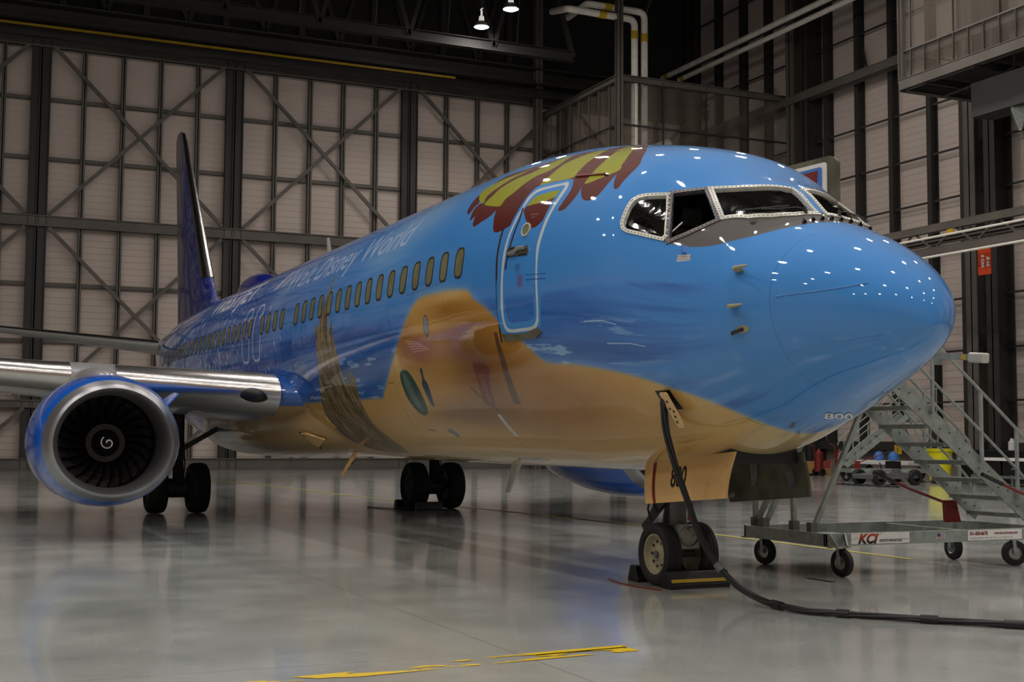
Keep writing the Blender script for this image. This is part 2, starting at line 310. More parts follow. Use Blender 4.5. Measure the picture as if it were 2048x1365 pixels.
# ------------------------------------------------------------------ painted livery: an image made here, laid round the body by station and angle
PD = {
 'sand':[(1.8,-88),(1.77,-76),(1.82,-60.9),(1.92,-50.5),(2.08,-42.5),(2.2,-38.9),(2.34,-35.9),(2.53,-32.5),(2.81,-29.8),(3.16,-27.9),(3.59,-26.4),(4.13,-25.6),(4.34,-22.5),(4.59,-17.8),(4.89,-13.7),(5.07,-11.2),(5.34,-7.1),(5.68,-3.8),(5.79,-1.4),(6.19,-0.3),(6.87,0.2),(7.4,0.1),(7.69,-1.9),(8.03,-6.8),(8.48,-14.4),(9.12,-24.3),(9.89,-34.6),(10.91,-34.5),(11.8,-34.4),(13.45,-34),(15.72,-34)],
 'can_red':[[(6.37,29.9),(6.45,32.4),(6.48,38.1),(6.41,40.6),(6.19,34.9),(6.25,32.6),(6.3,29.5)],[(6.14,25.6),(6.18,27.3),(6.21,31.6),(6.07,33.9),(5.91,29.4),(6.02,27.5)],[(5.97,22.6),(6.01,24.4),(6.03,27.9),(6.05,33.4),(5.71,31.6),(5.43,30.1),(5.53,25.9),(5.75,23.5),(5.89,22.1)],[(5.29,18.8),(5.37,22.5),(5.43,26.3),(5.43,30.2),(5.24,33.7),(4.68,32.2),(4.71,27.5),(4.8,21.2),(5,18.5),(5.15,17.7),(5.22,17.8)],[(4.69,26.7),(4.66,28.6),(4.3,29.7),(3.97,32.4),(4.11,40.5),(4.35,38.8),(4.74,34),(4.93,29.5),(4.77,28.4)],[(4.7,27.1),(4.66,28.6),(4.37,29.4),(4.07,32),(4.03,29.2),(4.08,23.2),(4.19,19.5),(4.28,18.2),(4.36,18.4),(4.51,21.4),(4.62,24.4)],[(3.91,26.5),(3.93,30),(3.94,35),(3.97,39.5),(3.66,41.6),(3.69,38.7),(3.67,32.5),(3.74,26.9),(3.81,25.4),(3.86,25.2)],[(3.6,33.4),(3.67,36.4),(3.67,39.4),(3.46,43.5),(3.31,47.9),(3.27,44.7),(3.26,38.7),(3.28,33.7),(3.35,31.2),(3.42,30.4),(3.51,31)],[(3.13,38.9),(3.2,42),(3.32,48.5),(3.5,58),(3.89,70.1),(4.11,75.8),(4.21,82.2),(3.54,68.2),(3.28,60.2),(3.12,53.8),(3.07,46.6),(3.06,42.4),(3.05,39),(3.08,37.8)],[(6.41,40.6),(6.33,45.9),(6.12,51.5),(5.6,54.3),(5.21,57.1),(4.9,60.9),(4.74,64),(4.37,67.4),(4.29,73),(4.15,76.5),(3.49,58.1),(3.31,47.9),(3.63,40.6),(3.96,39),(4.07,35.9),(4.68,32.2),(5.43,30.1),(5.88,32.2),(6.17,35.7)]],
 'can_yel':[[(6.26,36.7),(6.41,40.1),(6.48,43.8),(6.34,46.2),(6.09,48.2),(5.76,50.3),(5.46,52.6),(5.57,50.1),(5.76,46.5),(5.96,41.3),(6.06,37.9),(6.01,33.6),(6.13,34.8)],[(5.94,32.7),(5.87,37),(5.8,41),(5.56,46.2),(5.28,48.7),(5.12,53.6),(5.04,58.3),(4.86,61.6),(4.76,54.7),(4.8,48.4),(4.99,45.1),(5.14,40.6),(5.24,36.3),(5.36,33.3),(5.4,30),(5.63,30.6)],[(4.66,38.7),(4.64,42.1),(4.63,47.4),(4.63,53.6),(4.55,58.7),(4.52,62.8),(4.33,67.4),(4.19,59),(4.12,52.3),(4.06,46.2),(4.06,42.3),(4.4,40.2)],[(4.68,28.2),(4.69,32.7),(4.51,34.5),(4.08,36),(4.08,32.3),(4.3,29.7),(4.5,28.6)],[(3.67,38.9),(3.72,43.6),(3.77,49.8),(3.83,55.9),(3.96,62.7),(4.13,70.7),(4.13,75.8),(3.77,67.4),(3.5,58),(3.39,52.6),(3.31,48.5),(3.45,43.2)]],
 'door_out':[(4.99,-15.1),(5.03,-11.7),(5.01,-5.6),(5,0.3),(4.96,6.3),(4.91,12.8),(4.87,19.4),(4.82,26.1),(4.78,31.7),(4.74,36.3),(4.68,38.2),(4.47,39.5),(4.19,41),(4.02,41.6),(3.95,40),(3.86,34.9),(3.88,28.3),(3.94,21.8),(3.98,17.5),(4.01,12.9),(4,7.7),(4,1.5),(3.99,-4.2),(4.02,-10.3),(4.07,-13.6),(4.18,-15.4),(4.52,-16),(4.87,-16)],
 'door_in_w':[(4.93,-8.9),(4.91,-3.7),(4.89,2),(4.88,8.4),(4.85,14.7),(4.8,20.9),(4.75,27.2),(4.74,32.2),(4.69,34.8),(4.61,36.6),(4.41,37.8),(4.14,39.4),(4.06,39.9),(4,38.5),(3.96,34.9),(3.98,28.9),(4.02,21.3),(4.04,15.9),(4.06,11),(4.06,5.5),(4.05,-0.1),(4.05,-6.2),(4.08,-11.1),(4.13,-13.5),(4.24,-14.9),(4.51,-15.3),(4.8,-15.4),(4.9,-13.9)],
 'door_in':[(4.87,-9),(4.85,-3.7),(4.84,2),(4.82,8.3),(4.8,14.6),(4.75,20.8),(4.7,27.1),(4.67,31.5),(4.62,34),(4.53,35.3),(4.37,36.5),(4.13,37.9),(4.07,37.9),(4.04,36.3),(4.04,29.6),(4.08,21.3),(4.1,16),(4.12,11),(4.1,5.5),(4.09,-0.1),(4.09,-6.2),(4.12,-10.7),(4.17,-12.7),(4.28,-13.9),(4.49,-14.2),(4.75,-14.4),(4.86,-12.9)],
 'board':[(8.73,-25.8),(8.58,-24.1),(8.4,-24.4),(8.28,-26.9),(8.22,-31.7),(8.24,-36.2),(8.34,-40.9),(8.53,-43.4),(8.72,-43),(8.83,-39.4),(8.85,-34.6),(8.8,-29.5)],
 'boardhi':[(8.62,-25.4),(8.52,-25.5),(8.46,-28.8),(8.46,-34.3),(8.52,-39.6),(8.66,-40.1),(8.7,-35.9),(8.71,-30.7)],
 'bottle':[(7.88,-24.5),(7.8,-24.6),(7.85,-27.9),(7.81,-30.5),(7.89,-35.3),(8.01,-39.6),(8.08,-38.6),(8.05,-34.1),(8.02,-30.3),(7.92,-27.8)],
 'bucket':[(6.05,-24.4),(5.76,-24.4),(5.6,-26.5),(5.78,-31.8),(6,-41.3),(6.28,-40.1),(6.15,-33.6),(6.08,-28.8)],
 'tape':[(6.12,-44.3),(6.02,-44.2),(6.06,-54.9),(6.17,-55.2)],
}
rng = np.random.default_rng(5)
def vnoise(h, w, gy, gx):
    """smooth random field h x w made of a gy x gx lattice"""
    g = rng.random((gy+1, gx+1)).astype(np.float32)
    def rs(a, n, ax):
        m = a.shape[ax]; x = np.linspace(0, m-1.001, n); i = x.astype(int); f = (x-i).astype(np.float32); f = f*f*(3-2*f)
        A = np.take(a, i, ax); B = np.take(a, i+1, ax); f = f[:, None] if ax == 0 else f[None, :]
        return A*(1-f)+B*f
    return rs(rs(g, w, 1), h, 0)
def fbm(h, w, gy, gx, o=4):
    r = np.zeros((h, w), np.float32); a = .5; t = 0
    for k in range(o): r += a*vnoise(h, w, gy*2**k, gx*2**k); t += a; a *= .55
    return r/t
class Canvas:
    def __init__(s, x0, x1, w, h):
        s.x0, s.x1, s.w, s.h = x0, x1, w, h
        s.X = (x0+(np.arange(w)+.5)/w*(x1-x0)).astype(np.float32)[None, :]; s.T = (-90+(np.arange(h)+.5)/h*180).astype(np.float32)[:, None]
        s.A = np.zeros((h, w, 3), np.float32)
    def mask(s, P, feather=0):
        P = np.array(P, float); fx = feather*5; ft = feather*100
        i0 = int(np.clip((P[:, 0].min()-fx-s.x0)/(s.x1-s.x0)*s.w-2, 0, s.w)); i1 = int(np.clip((P[:, 0].max()+fx-s.x0)/(s.x1-s.x0)*s.w+3, 0, s.w))
        j0 = int(np.clip((P[:, 1].min()-ft+90)/180*s.h-2, 0, s.h)); j1 = int(np.clip((P[:, 1].max()+ft+90)/180*s.h+3, 0, s.h))
        if i1 <= i0 or j1 <= j0: return None
        X = s.X[:, i0:i1]; T = s.T[j0:j1]; m = inpoly(P, X, T).astype(np.float32)
        if feather:
            rx = max(1, int(feather/(s.x1-s.x0)*s.w)); ry = max(1, int(feather/.033/180*s.h))
            for _ in range(2):
                for ax, r in ((1, rx), (0, ry)):
                    pd = [(0, 0), (0, 0)]; pd[ax] = (r+1, r); c = np.cumsum(np.pad(m, pd, mode='edge'), axis=ax)
                    m = (np.take(c, np.arange(2*r+1, c.shape[ax]), ax)-np.take(c, np.arange(0, c.shape[ax]-2*r-1), ax))/(2*r+1)
        return m, (slice(j0, j1), slice(i0, i1))
    def poly(s, P, col, alpha=1., feather=0.):
        r = s.mask(P, feather)
        if r is None: return
        m, sl = r; m = (m*alpha)[..., None]
        c = col if isinstance(col, np.ndarray) and col.ndim == 3 else np.array(col, np.float32)
        if isinstance(c, np.ndarray) and c.ndim == 3: c = c[sl]
        s.A[sl] = s.A[sl]*(1-m)+c*m
    def line(s, pts, wd, col, alpha=1.):
        """a stroke: width in metres"""
        P = np.array(pts, float)
        for a, b in zip(P[:-1], P[1:]):
            k = 1/.0327; d = np.array([b[0]-a[0], (b[1]-a[1])/k]); L = np.hypot(*d)
            if L < 1e-6: continue
            n = np.array([-d[1], d[0]])/L*wd/2; n2 = np.array([n[0], n[1]*k]); e = d/L*wd*.3; e = np.array([e[0], e[1]*k])
            s.poly([a+n2-e, b+n2+e, b-n2+e, a-n2-e], col, alpha)
    def blend(s, col, m): m = m[..., None]; s.A = s.A*(1-m)+np.array(col, np.float32)*m
    def text(s, txt, x, t, h, col, alpha=1., shear=0., bold=0., wide=1., rise=0.):
        """lettering that runs forward (towards the nose) from station x, angle t; h = capital height in metres"""
        v, tr = text_tris(txt, h/.7, shear, bold, wide)
        v = np.array(v); Q = np.stack([x-v[:, 0], t+(v[:, 1]+rise*v[:, 0])/.0327], 1)
        for a in tr: s.poly([Q[i] for i in a], col, alpha)
    def image(s, name):
        im = bpy.data.images.new(name, s.w, s.h, alpha=False)
        B = np.ones((s.h, s.w, 4), np.float32); B[..., :3] = np.clip(s.A, 0, 1); im.pixels.foreach_set(B.ravel()); im.update(); return im
def sst(a, b, x): t = np.clip((x-a)/(b-a), 0, 1); return t*t*(3-2*t)
XF = 14.0
BLUE = (.245, .52, .80); SEA = (.14, .37, .66); SEAD = (.10, .28, .56)
def sea_base(c, fwd):
    h, w = c.h, c.w; c.A[:] = np.array(BLUE, np.float32)
    st = fbm(h, w, 46, 7 if fwd else 14, 4); big = fbm(h, w, 8, 9 if fwd else 14, 4)
    X = c.X; T = c.T
    # open sky grows lilac towards the crown going aft
    up = sst(14, 60, T)*sst(5.5, 9.5, X); c.blend((.36, .48, .74), up*.5)
    c.blend((.28, .45, .70), sst(9, 14, X)*sst(-2, 20, T)*.7)
    c.blend((.63, .68, .80), np.clip((big-.5)*3, 0, 1)*up*.7)
    hz = -3.0+np.interp(c.X[0], [0, 1.9, 2.8, 4, 5, 8, 14], [16, 12, 5, 0, 0, 0, 1]).astype(np.float32)[None, :]
    sea = sst(0, 2.2, hz-T+(st-.5)*2.2)*sst(1.5, 3.4, X+(st-.5)*1.8)
    c.blend((.22, .42, .72), sea*.92); c.blend(SEA, sea*sst(3, 16, hz-T+(st-.5)*8)*.85)
    c.blend(SEAD, sea*np.clip((st-.5)*5, 0, 1)*.55); c.blend((.30, .50, .80), sea*np.clip((.46-st)*5, 0, 1)*.5)
    # lilac haze along the horizon
    c.blend((.38, .52, .78), np.exp(-((T-hz-.5)/1.6)**2)*sst(2.0, 3.4, X)*.45)
    # whitecaps
    fine = fbm(h, w, 90, 26 if fwd else 44, 4); cap = np.clip((fine-.635)*13, 0, 1)*sea*sst(8, 16, hz-T)
    c.blend((.78, .84, .92), cap*.55)
    return st, big, sea
def paint_front():
    c = Canvas(0, XF, 4096, 2048); st, big, sea = sea_base(c, True); h, w = c.h, c.w
    c.poly([(9.6, 16), (8.7, 22), (7.7, 34), (6.9, 52), (8.2, 66), (9.0, 48), (10.3, 33)], (.76, .80, .84), .50, .45)
    # sand dunes
    SAND = np.zeros((h, w, 3), np.float32); SAND[:] = (.77, .61, .34)
    def bl(col, m): m = m[..., None]; SAND[:] = SAND*(1-m)+np.array(col, np.float32)*m
    X, T = c.X, c.T
    def blob(x, t, rx, rt): return np.exp(-((X-x)/rx)**2-((T-t)/rt)**2)
    gr = fbm(h, w, 60, 60, 3)
    bl((.60, .40, .11), np.clip(blob(5.6, -30, 1.6, 26)*1.1+blob(8.3, -14, .5, 7)+blob(4.2, -42, 1.3, 13)*.8+blob(6.6, -5, .7, 4)*.7, 0, 1)*.95)
    bl((.60, .36, .17), np.clip(blob(7.7, -17, .55, 7)*.85, 0, 1)); bl((.42, .27, .11), np.clip(blob(5.9, -26, .7, 13)+blob(6.9, -44, 1.5, 6), 0, 1)*.75)
    bl((.85, .72, .50), (blob(6.3, -1.5, .7, 2.6)+blob(8.7, -18, .14, 16)*.8).clip(0, 1)*.7)
    bl((.80, .60, .18), blob(7.4, -10, .55, 2.2)*.6)
    bl((.76, .68, .52), sst(-62, -84, T)*.8+0*X); bl((.80, .69, .48), sst(3.0, 1.8, X)*.5+0*T)
    bl((.55, .50, .40), np.clip((gr-.5)*3, 0, 1)*sst(-55, -80, T)*.4)
    s0 = PD['sand']; top = smooth_poly(s0[:27], 5, False)
    P = [(1.76, -91)]+top+[(10.91, -34.5), (11.8, -34.4), (14.1, -34), (14.1, -91)]
    c.poly(P, (.82, .82, .86), .55, .07)
    c.poly(P, SAND, 1., .022)
    # palm trunk shown edge on
    TR = np.zeros((h, w, 3), np.float32); gn = fbm(h, w, 14, 300, 3); g2 = fbm(h, w, 70, 300, 3); TR[:] = (.52, .44, .30)
    def bt(col, m): m = m[..., None]; TR[:] = TR*(1-m)+np.array(col, np.float32)*m
    bt((.30, .24, .15), np.clip((gn-.5)*6, 0, 1)*.8); bt((.70, .62, .45), np.clip((.42-gn)*7, 0, 1)*.7); bt((.22, .18, .13), np.clip((g2-.6)*8, 0, 1)*.6)
    palm = [(11.66,31.3),(11.7,24.2),(11.82,18.8),(11.93,11.4),(12.1,4.8),(12.28,-.8),(12.47,.4),(12.46,-6.5),(12.5,-14.2),(12.64,-20.7),(12.8,-26.1),(13.1,-33.1),(13.3,-39.1),(13.43,-44.8),(13.43,-50),(13.38,-56.1),(13.26,-62),(12.9,-68),(12.2,-72),(11.3,-70),(11.06,-63),(11.07,-58),(11.11,-52),(11.14,-47),(11.09,-41),(10.99,-34.7),(10.77,-24.7),(10.91,-20.4),(11.06,-27.1),(11.08,-18.7),(11.32,-27.5),(11.37,-26.1),(11.35,-19.6),(11.34,-12.1),(11.45,-7),(11.53,1.4),(11.67,-5.4),(11.72,1),(11.74,11.3),(11.74,17.3),(11.69,24)]
    c.poly(palm, TR, .97, .008)
    # things lying on the sand
    c.poly(smooth_poly(PD['board']), (.10, .27, .22), 1, .006); c.poly(smooth_poly(PD['boardhi']), (.42, .48, .46), .7, .03)
    c.poly(smooth_poly(PD['bottle']), (.07, .22, .34), 1, .006)
    c.poly(PD['bucket'], (.38, .17, .10), .9, .012); c.poly([(6.0, -28), (5.85, -28), (6.02, -39), (6.12, -39)], (.56, .27, .18), .5, .02)
    c.line([(6.42, -33), (6.0, -42.5)], .025, (.20, .12, .08), .8)
    for a in range(5): c.line([(8.15-a*.05, -13.6-a*1.1), (7.85-a*.05, -14.4-a*.9), (7.6-a*.07, -15.4-a*.6)], .008, (.86, .72, .66), .8)
    for k in range(2): c.line([(3.2-k*.3, -12-k*7), (2.9-k*.3, -11.2-k*7), (2.72-k*.3, -11.9-k*7)], .015, (.70, .78, .88), .7)
    # parasol on the crown
    IN0 = c.A.copy(); RED = (.34, .085, .04); YEL = (.57, .58, .05)
    for p in PD['can_red']: c.poly(smooth_poly(p), RED)
    for p in PD['can_yel']: c.poly(smooth_poly(p), YEL)
    IN0 = c.A.copy()
    # its pole, crossing the door
    c.line([(4.95, 37), (4.86, 30), (4.8, 20), (4.86, 8), (4.97, 2)], .03, (.22, .10, .06))
    c.line([(5.02, 22), (5.03, 8.2), (5.0, -2), (5.02, -12), (5.05, -18)], .045, (.25, .13, .07))
    c.poly([(5.12, -15), (5.1, -24), (5.16, -33), (5.24, -40), (5.42, -40), (5.31, -31.5), (5.24, -24.7), (5.2, -15)], (.33, .22, .12), .95, .006)
    # door surround
    c.poly(smooth_poly(PD['door_out'], 3), BLUE)
    IN = c.A.copy(); c.poly(smooth_poly(PD['door_in_w'], 3), (.74, .78, .80)); c.poly(smooth_poly(PD['door_in'], 3), BLUE)
    inner = [(4.81, -8), (4.8, 0), (4.78, 9), (4.74, 18), (4.66, 27), (4.58, 32), (4.5, 33), (4.12, 35.4), (4.1, 33), (4.13, 20), (4.15, 10), (4.14, 0), (4.16, -9), (4.22, -11.5), (4.5, -12.2), (4.74, -12)]
    c.poly(smooth_poly(inner, 3), IN0)
    c.line([(4.72, 27), (4.68, 22), (4.72, 14), (4.79, 4)], .035, (.20, .10, .06))
    # placards and lettering on the door
    c.text('EMERGENCY', 4.46, 23.6, .022, (.72, .70, .68), .8); c.text('EXIT', 4.40, 22.4, .022, (.72, .70, .68), .8)
    for k in range(6): c.line([(4.55-.02*k, 5.2), (4.55-.02*k, 3.4-(k % 3)*.5)], .008, (.15, .17, .35), .7)
    for k in range(5):
        for j in range(7): c.line([(4.50-.025*k, 1.8-j*.5), (4.485-.025*k, 1.6-j*.5)], .009, (.55, .12, .22), .8)
    for a in ((4.32, 1.7), (4.32, .4)): c.line([(4.32, a[1]), (3.87, a[1]+.3)], .006, (.1, .2, .4), .8)
    c.poly([(2.053, 20.0), (1.92, 22.2), (1.905, 19.3), (2.041, 17.0)], (.70, .70, .70)); c.text('EMERGENCY EXIT', 2.047, 18.9, .016, (.45, .12, .14), 1, rise=.50, wide=.78)
    c.line([(2.042, 18.0), (1.912, 20.1)], .006, (.35, .3, .35), .8)
    # grey anti-glare field and window surrounds
    gp = [(2.26,23.6),(2.031,24.6),(1.912,26),(1.741,29),(1.62,34),(1.45,45.2),(1.32,57.1),(1.25,66.1),(1.22,73.4),(1.2,84),(1.2,91),(1.5,91),(1.5,87),(1.86,43.5)]
    c.poly(smooth_poly(gp[:11], 4, False)+gp[11:], (.36, .345, .34))
    # seams
    SE = (.10, .22, .42)
    c.line([(1.0+.0*k, t) for k, t in enumerate(range(-88, 66, 6))], .006, SE, .75)
    c.line([(6.55, 3), (7.2, 2.2), (8.0, 1.9)], .006, (.35, .25, .12), .6)
    dl = [(9.4,-64),(9.42,-50),(9.2,-36.7),(9.1,-28.6),(9.35,-28.4)]
    c.line(dl, .008, (.30, .20, .10), .8); c.line([(6.2, -55), (6.35, -70), (6.5, -86)], .008, (.25, .17, .10), .7)
    c.line([(8.8, -28.5), (8.85, -28.5)], .006, SE)
    c.poly(PD['tape'], (.72, .72, .70))
    c.poly(smooth_poly([(7.37, -10), (7.34, -7.6), (7.29, -6.6), (7.22, -7.6), (7.20, -10), (7.23, -12.2), (7.29, -13.2), (7.35, -12.2)]), (.48, .52, .56)); 
    c.line(smooth_poly([(7.38, -10), (7.35, -7.3), (7.29, -6.3), (7.21, -7.4), (7.19, -10), (7.22, -12.4), (7.29, -13.5), (7.36, -12.4), (7.38, -10)], 3, False), .012, (.12, .14, .2))
    c.poly([(8.3, -52), (8.05, -50.6), (7.95, -54.6), (8.12, -56)], (.38, .38, .38)); c.poly([(9.1, -51.2), (8.7, -51), (8.72, -52.6)], (.40, .40, .38), .8)
    c.poly([(7.2, -72), (6.6, -70.5), (6.2, -71.5), (6.3, -74), (7.1, -75)], (.30, .30, .29)); c.line([(7.4, -66), (6.2, -67)], .008, (.25, .18, .1), .8)
    c.poly([(1.72, -79), (1.60, -76), (1.57, -77), (1.68, -80.5)], (.22, .25, .3))
    c.line([(2.1, -58), (1.85, -60), (1.82, -68)], .008, (.3, .25, .15), .7)
    # rivet lines
    for tt in (43.5, 12.5): 
        for k in range(260): 
            x = 2.9+k*.042; c.poly([(x, tt), (x+.01, tt), (x+.01, tt+.25), (x, tt+.25)], (.72, .78, .86), .35)
    lettering(c); return c.image('livery_forward')
def lettering(c):
    c.text('Walt Disney World', 15.25, 25.5, .50, (.70, .76, .88), .8, shear=.25, wide=1.18, bold=.004)
    c.text('WESTJET', 22.6, 31.0, .56, (.84, .86, .92), 1, shear=.10, bold=.012, wide=1.42)
def paint_aft():
    c = Canvas(XF, 38.4, 4096, 1024); st, big, sea = sea_base(c, False); h, w = c.h, c.w; X, T = c.X, c.T
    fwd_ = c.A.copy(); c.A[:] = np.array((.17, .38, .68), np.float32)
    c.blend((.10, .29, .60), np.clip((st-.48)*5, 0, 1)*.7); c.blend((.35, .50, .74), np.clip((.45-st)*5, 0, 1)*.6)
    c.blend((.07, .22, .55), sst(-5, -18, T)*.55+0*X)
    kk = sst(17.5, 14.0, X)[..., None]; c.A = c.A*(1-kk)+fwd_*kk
    c.blend((.34, .40, .66), sst(24, 62, T)*.5+0*X); c.blend((.62, .62, .70), np.clip((big-.52)*5, 0, 1)*sst(10, 40, T)*sst(17, 24, X)*.7)
    v = fbm(h, w, 10, 160, 3); c.blend((.55, .64, .72), np.clip((v-.5)*5, 0, 1)*sst(0, -10, T)*sst(18.5, 22, X)*sst(40, 27, X)*.6)
    c.blend((.50, .58, .66), sst(27, 33, X)*.35+0*T)
    k2 = fbm(h, w, 40, 90, 3); c.blend((.72, .74, .80), np.clip((k2-.6)*9, 0, 1)*sst(24, 29, X)*.7)
    c.poly([(14, -34), (14, -91), (20, -91), (20, -60), (17, -34)], (.72, .58, .36), 1, .04)
    R = random.Random(3)
    for _ in range(430):
        x = R.triangular(14.2, 33, 20.5); t = R.gauss(-7, 8) if R.random() < .8 else R.uniform(15, 34)
        if (x < 17 and 0 < t < 12) or (16.3 < x < 18): continue
        a = R.uniform(.03, .07); b = a*R.uniform(.8, 1.8)
        c.poly([(x-a, t), (x, t+b*30), (x+a, t), (x, t-b*30)], (.70, .78, .86), R.uniform(.35, .85))
    c.poly([(15.3, 10), (14.8, 24), (14.6, 34), (15.4, 36), (15.9, 26), (16.0, 12)], (.52, .62, .76), .5, .2)
    for xc in (17.60, 16.68):
        q = smooth_poly([(xc+.31, 8), (xc+.27, 16.5), (xc+.12, 20.5), (xc-.16, 21), (xc-.28, 17), (xc-.31, 6), (xc-.29, -3), (xc-.22, -8.4), (xc, -9.2), (xc+.22, -8.4), (xc+.30, -3)], 4)
        c.line(q+[q[0]], .045, (.74, .80, .88), 1); c.poly([(xc, 13.5), (xc-.25, 17), (xc-.3, 14.5), (xc-.1, 12)], (.68, .72, .8), .8)
    lettering(c)
    c.poly([(16.4, 30), (16.0, 31), (15.4, 44), (15.8, 44)], (.74, .76, .84), .8); c.poly([(15.8, 30.6), (15.4, 31.6), (14.9, 44), (15.3, 44)], (.6, .66, .8), .8)
    return c.image('livery_aft')
def gloss_tex_mat(name):
    m, nt, b = nodes(name); N = nt.nodes.new; L = nt.links.new
    uv = N('ShaderNodeUVMap'); uv.uv_map = 'UVMap'; s = N('ShaderNodeSeparateXYZ'); L(uv.outputs[0], s.inputs[0])
    def tex(im, x0, x1):
        a = N('ShaderNodeMapRange'); a.clamp = False; a.inputs[1].default_value = x0; a.inputs[2].default_value = x1; L(s.outputs['X'], a.inputs[0])
        c = N('ShaderNodeCombineXYZ'); L(a.outputs[0], c.inputs['X']); L(s.outputs['Y'], c.inputs['Y'])
        t = N('ShaderNodeTexImage'); t.image = im; t.extension = 'EXTEND'; t.interpolation = 'Linear'; L(c.outputs[0], t.inputs[0]); return t
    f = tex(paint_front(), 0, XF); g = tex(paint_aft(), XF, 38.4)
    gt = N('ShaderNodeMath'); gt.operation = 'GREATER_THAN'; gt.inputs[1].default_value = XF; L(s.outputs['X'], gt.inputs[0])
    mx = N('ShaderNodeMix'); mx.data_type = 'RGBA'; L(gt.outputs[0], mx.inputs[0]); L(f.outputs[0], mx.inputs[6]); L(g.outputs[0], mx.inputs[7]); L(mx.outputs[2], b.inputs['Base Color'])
    b.inputs['Roughness'].default_value = .5; b.inputs['Specular IOR Level'].default_value = .12; b.inputs['Coat Weight'].default_value = 1.0; b.inputs['Coat Roughness'].default_value = .03; b.inputs['Coat IOR'].default_value = 1.55
    tc = N('ShaderNodeTexCoord'); nz = N('ShaderNodeTexNoise'); nz.inputs['Scale'].default_value = 2.2; nz.inputs['Detail'].default_value = 3; L(tc.outputs['Object'], nz.inputs['Vector'])
    bu = N('ShaderNodeBump'); bu.inputs['Strength'].default_value = .16; bu.inputs['Distance'].default_value = .02; L(nz.outputs['Fac'], bu.inputs['Height']); L(bu.outputs[0], b.inputs['Coat Normal'])
    return m
M['strip_blue'] = mat('skin blue strip', BLUE, .3, coat=.8)
M['livery'] = gloss_tex_mat('glossy painted livery')
# flight-deck window outlines (station, angle) on the starboard half; mirrored to port
WS1 = [(2.203,58.7),(2.079,64.6),(1.979,71.5),(1.905,80),(1.84,86.3),(1.66,86.3),(1.496,86.3),(1.503,73.9),(1.567,62.8),(1.673,53.2),(1.835,46.2),(1.918,49.2),(2.006,52.2),(2.1,55.4)]
WS2 = [(2.46,46.8),(2.393,49.9),(2.324,53.1),(2.262,56.2),(2.119,51.7),(1.993,47.2),(1.882,42.9),(1.97,36.7),(2.074,31),(2.192,25.7),(2.26,32.5),(2.351,39.6)]
WS3 = [(2.74,35.2),(2.709,37.6),(2.66,39.5),(2.495,44.4),(2.369,36.5),(2.264,26.9),(2.275,25.5),(2.37,25),(2.53,23.9),(2.661,22.9),(2.70,23.2),(2.725,24.6),(2.735,27.5),(2.745,32)]
HOLES = [WS1, WS2, WS3]; MIR = lambda P: [(x, 180-t) for x, t in P]
ALLH = HOLES+[MIR(P) for P in HOLES]
def body_grid(name, s0, s1, mats, off=0., parent=None, fine=True, material=None):
    s = np.concatenate([(np.linspace(0, 1, 46)**2)*1.2, np.linspace(1.2, 2.9, 150)[1:], np.linspace(2.9, 38.0, 230)[1:]]); s = s[(s >= s0) & (s <= s1)]
    n = 540; th = np.linspace(-PI/2, 1.5*PI, n+1); Sg, Tg = np.meshgrid(s, th, indexing='ij')
    V = surf(Sg, Tg, off).reshape(-1, 3); ns = len(s); w = n+1
    i, j = np.meshgrid(np.arange(ns-1), np.arange(n), indexing='ij'); a = i*w+j
    F = np.stack([a, a+1, a+w+1, a+w], -1).reshape(-1, 4)
    cs = (s[i]+s[i+1])/2; ct = np.degrees((th[j]+th[j+1])/2); keep = np.ones(cs.shape, bool)
    for P in ALLH: keep &= ~inpoly(P, cs, ct)
    F = F[keep.ravel()]
    me = bpy.data.meshes.new(name); me.vertices.add(len(V)); me.vertices.foreach_set('co', V.astype(np.float32).ravel())
    me.loops.add(len(F)*4); me.loops.foreach_set('vertex_index', F.astype(np.int32).ravel())
    me.polygons.add(len(F)); me.polygons.foreach_set('loop_start', np.arange(0, len(F)*4, 4, dtype=np.int32)); me.polygons.foreach_set('loop_total', np.full(len(F), 4, np.int32))
    uv = me.uv_layers.new(name='UVMap'); deg = np.degrees(Tg); deg = np.where(deg > 90, 180-deg, deg)
    U = np.stack([Sg.ravel(), (deg.ravel()+90)/180], -1)[F.ravel()]; uv.data.foreach_set('uv', U.astype(np.float32).ravel())
    me.update(calc_edges=True); me.validate(); me.shade_smooth()
    for m in mats: me.materials.append(M[m])
    o = bpy.data.objects.new(name, me); COL.objects.link(o); o.parent = parent; return o
def patch(P, off, rim=None, thick=.0, k=1, step=.03):
    """a plate lying on the body inside outline P (or between P and the larger outline rim)"""
    mb = MB(); P = np.array(P, float)
    if rim is None:
        c = P.mean(0); rings = [P*(1-f)+c*f for f in (0, .25, .5, .75, 1)]
    else:
        R = np.array(rim, float); rings = [R*(1-f)+P*f for f in (0, .34, .67, 1)]
    n = len(P)
    vs = [tuple(p) for r in rings for p in surf(r[:, 0], np.radians(r[:, 1]), off)]
    fs = []
    for a in range(len(rings)-1):
        for i in range(n): fs.append((a*n+i, a*n+(i+1) % n, (a+1)*n+(i+1) % n, (a+1)*n+i))
    m0 = len(vs); vs += [tuple(p) for p in surf(rings[0][:, 0], np.radians(rings[0][:, 1]), -.01)]
    for i in range(n): fs.append((i, m0+i, m0+(i+1) % n, (i+1) % n))
    if rim is not None:
        m1 = len(vs); vs += [tuple(p) for p in surf(rings[-1][:, 0], np.radians(rings[-1][:, 1]), -.035)]; q = (len(rings)-1)*n
        for i in range(n): fs.append((q+i, q+(i+1) % n, m1+(i+1) % n, m1+i))
    return mb.add(vs, fs)
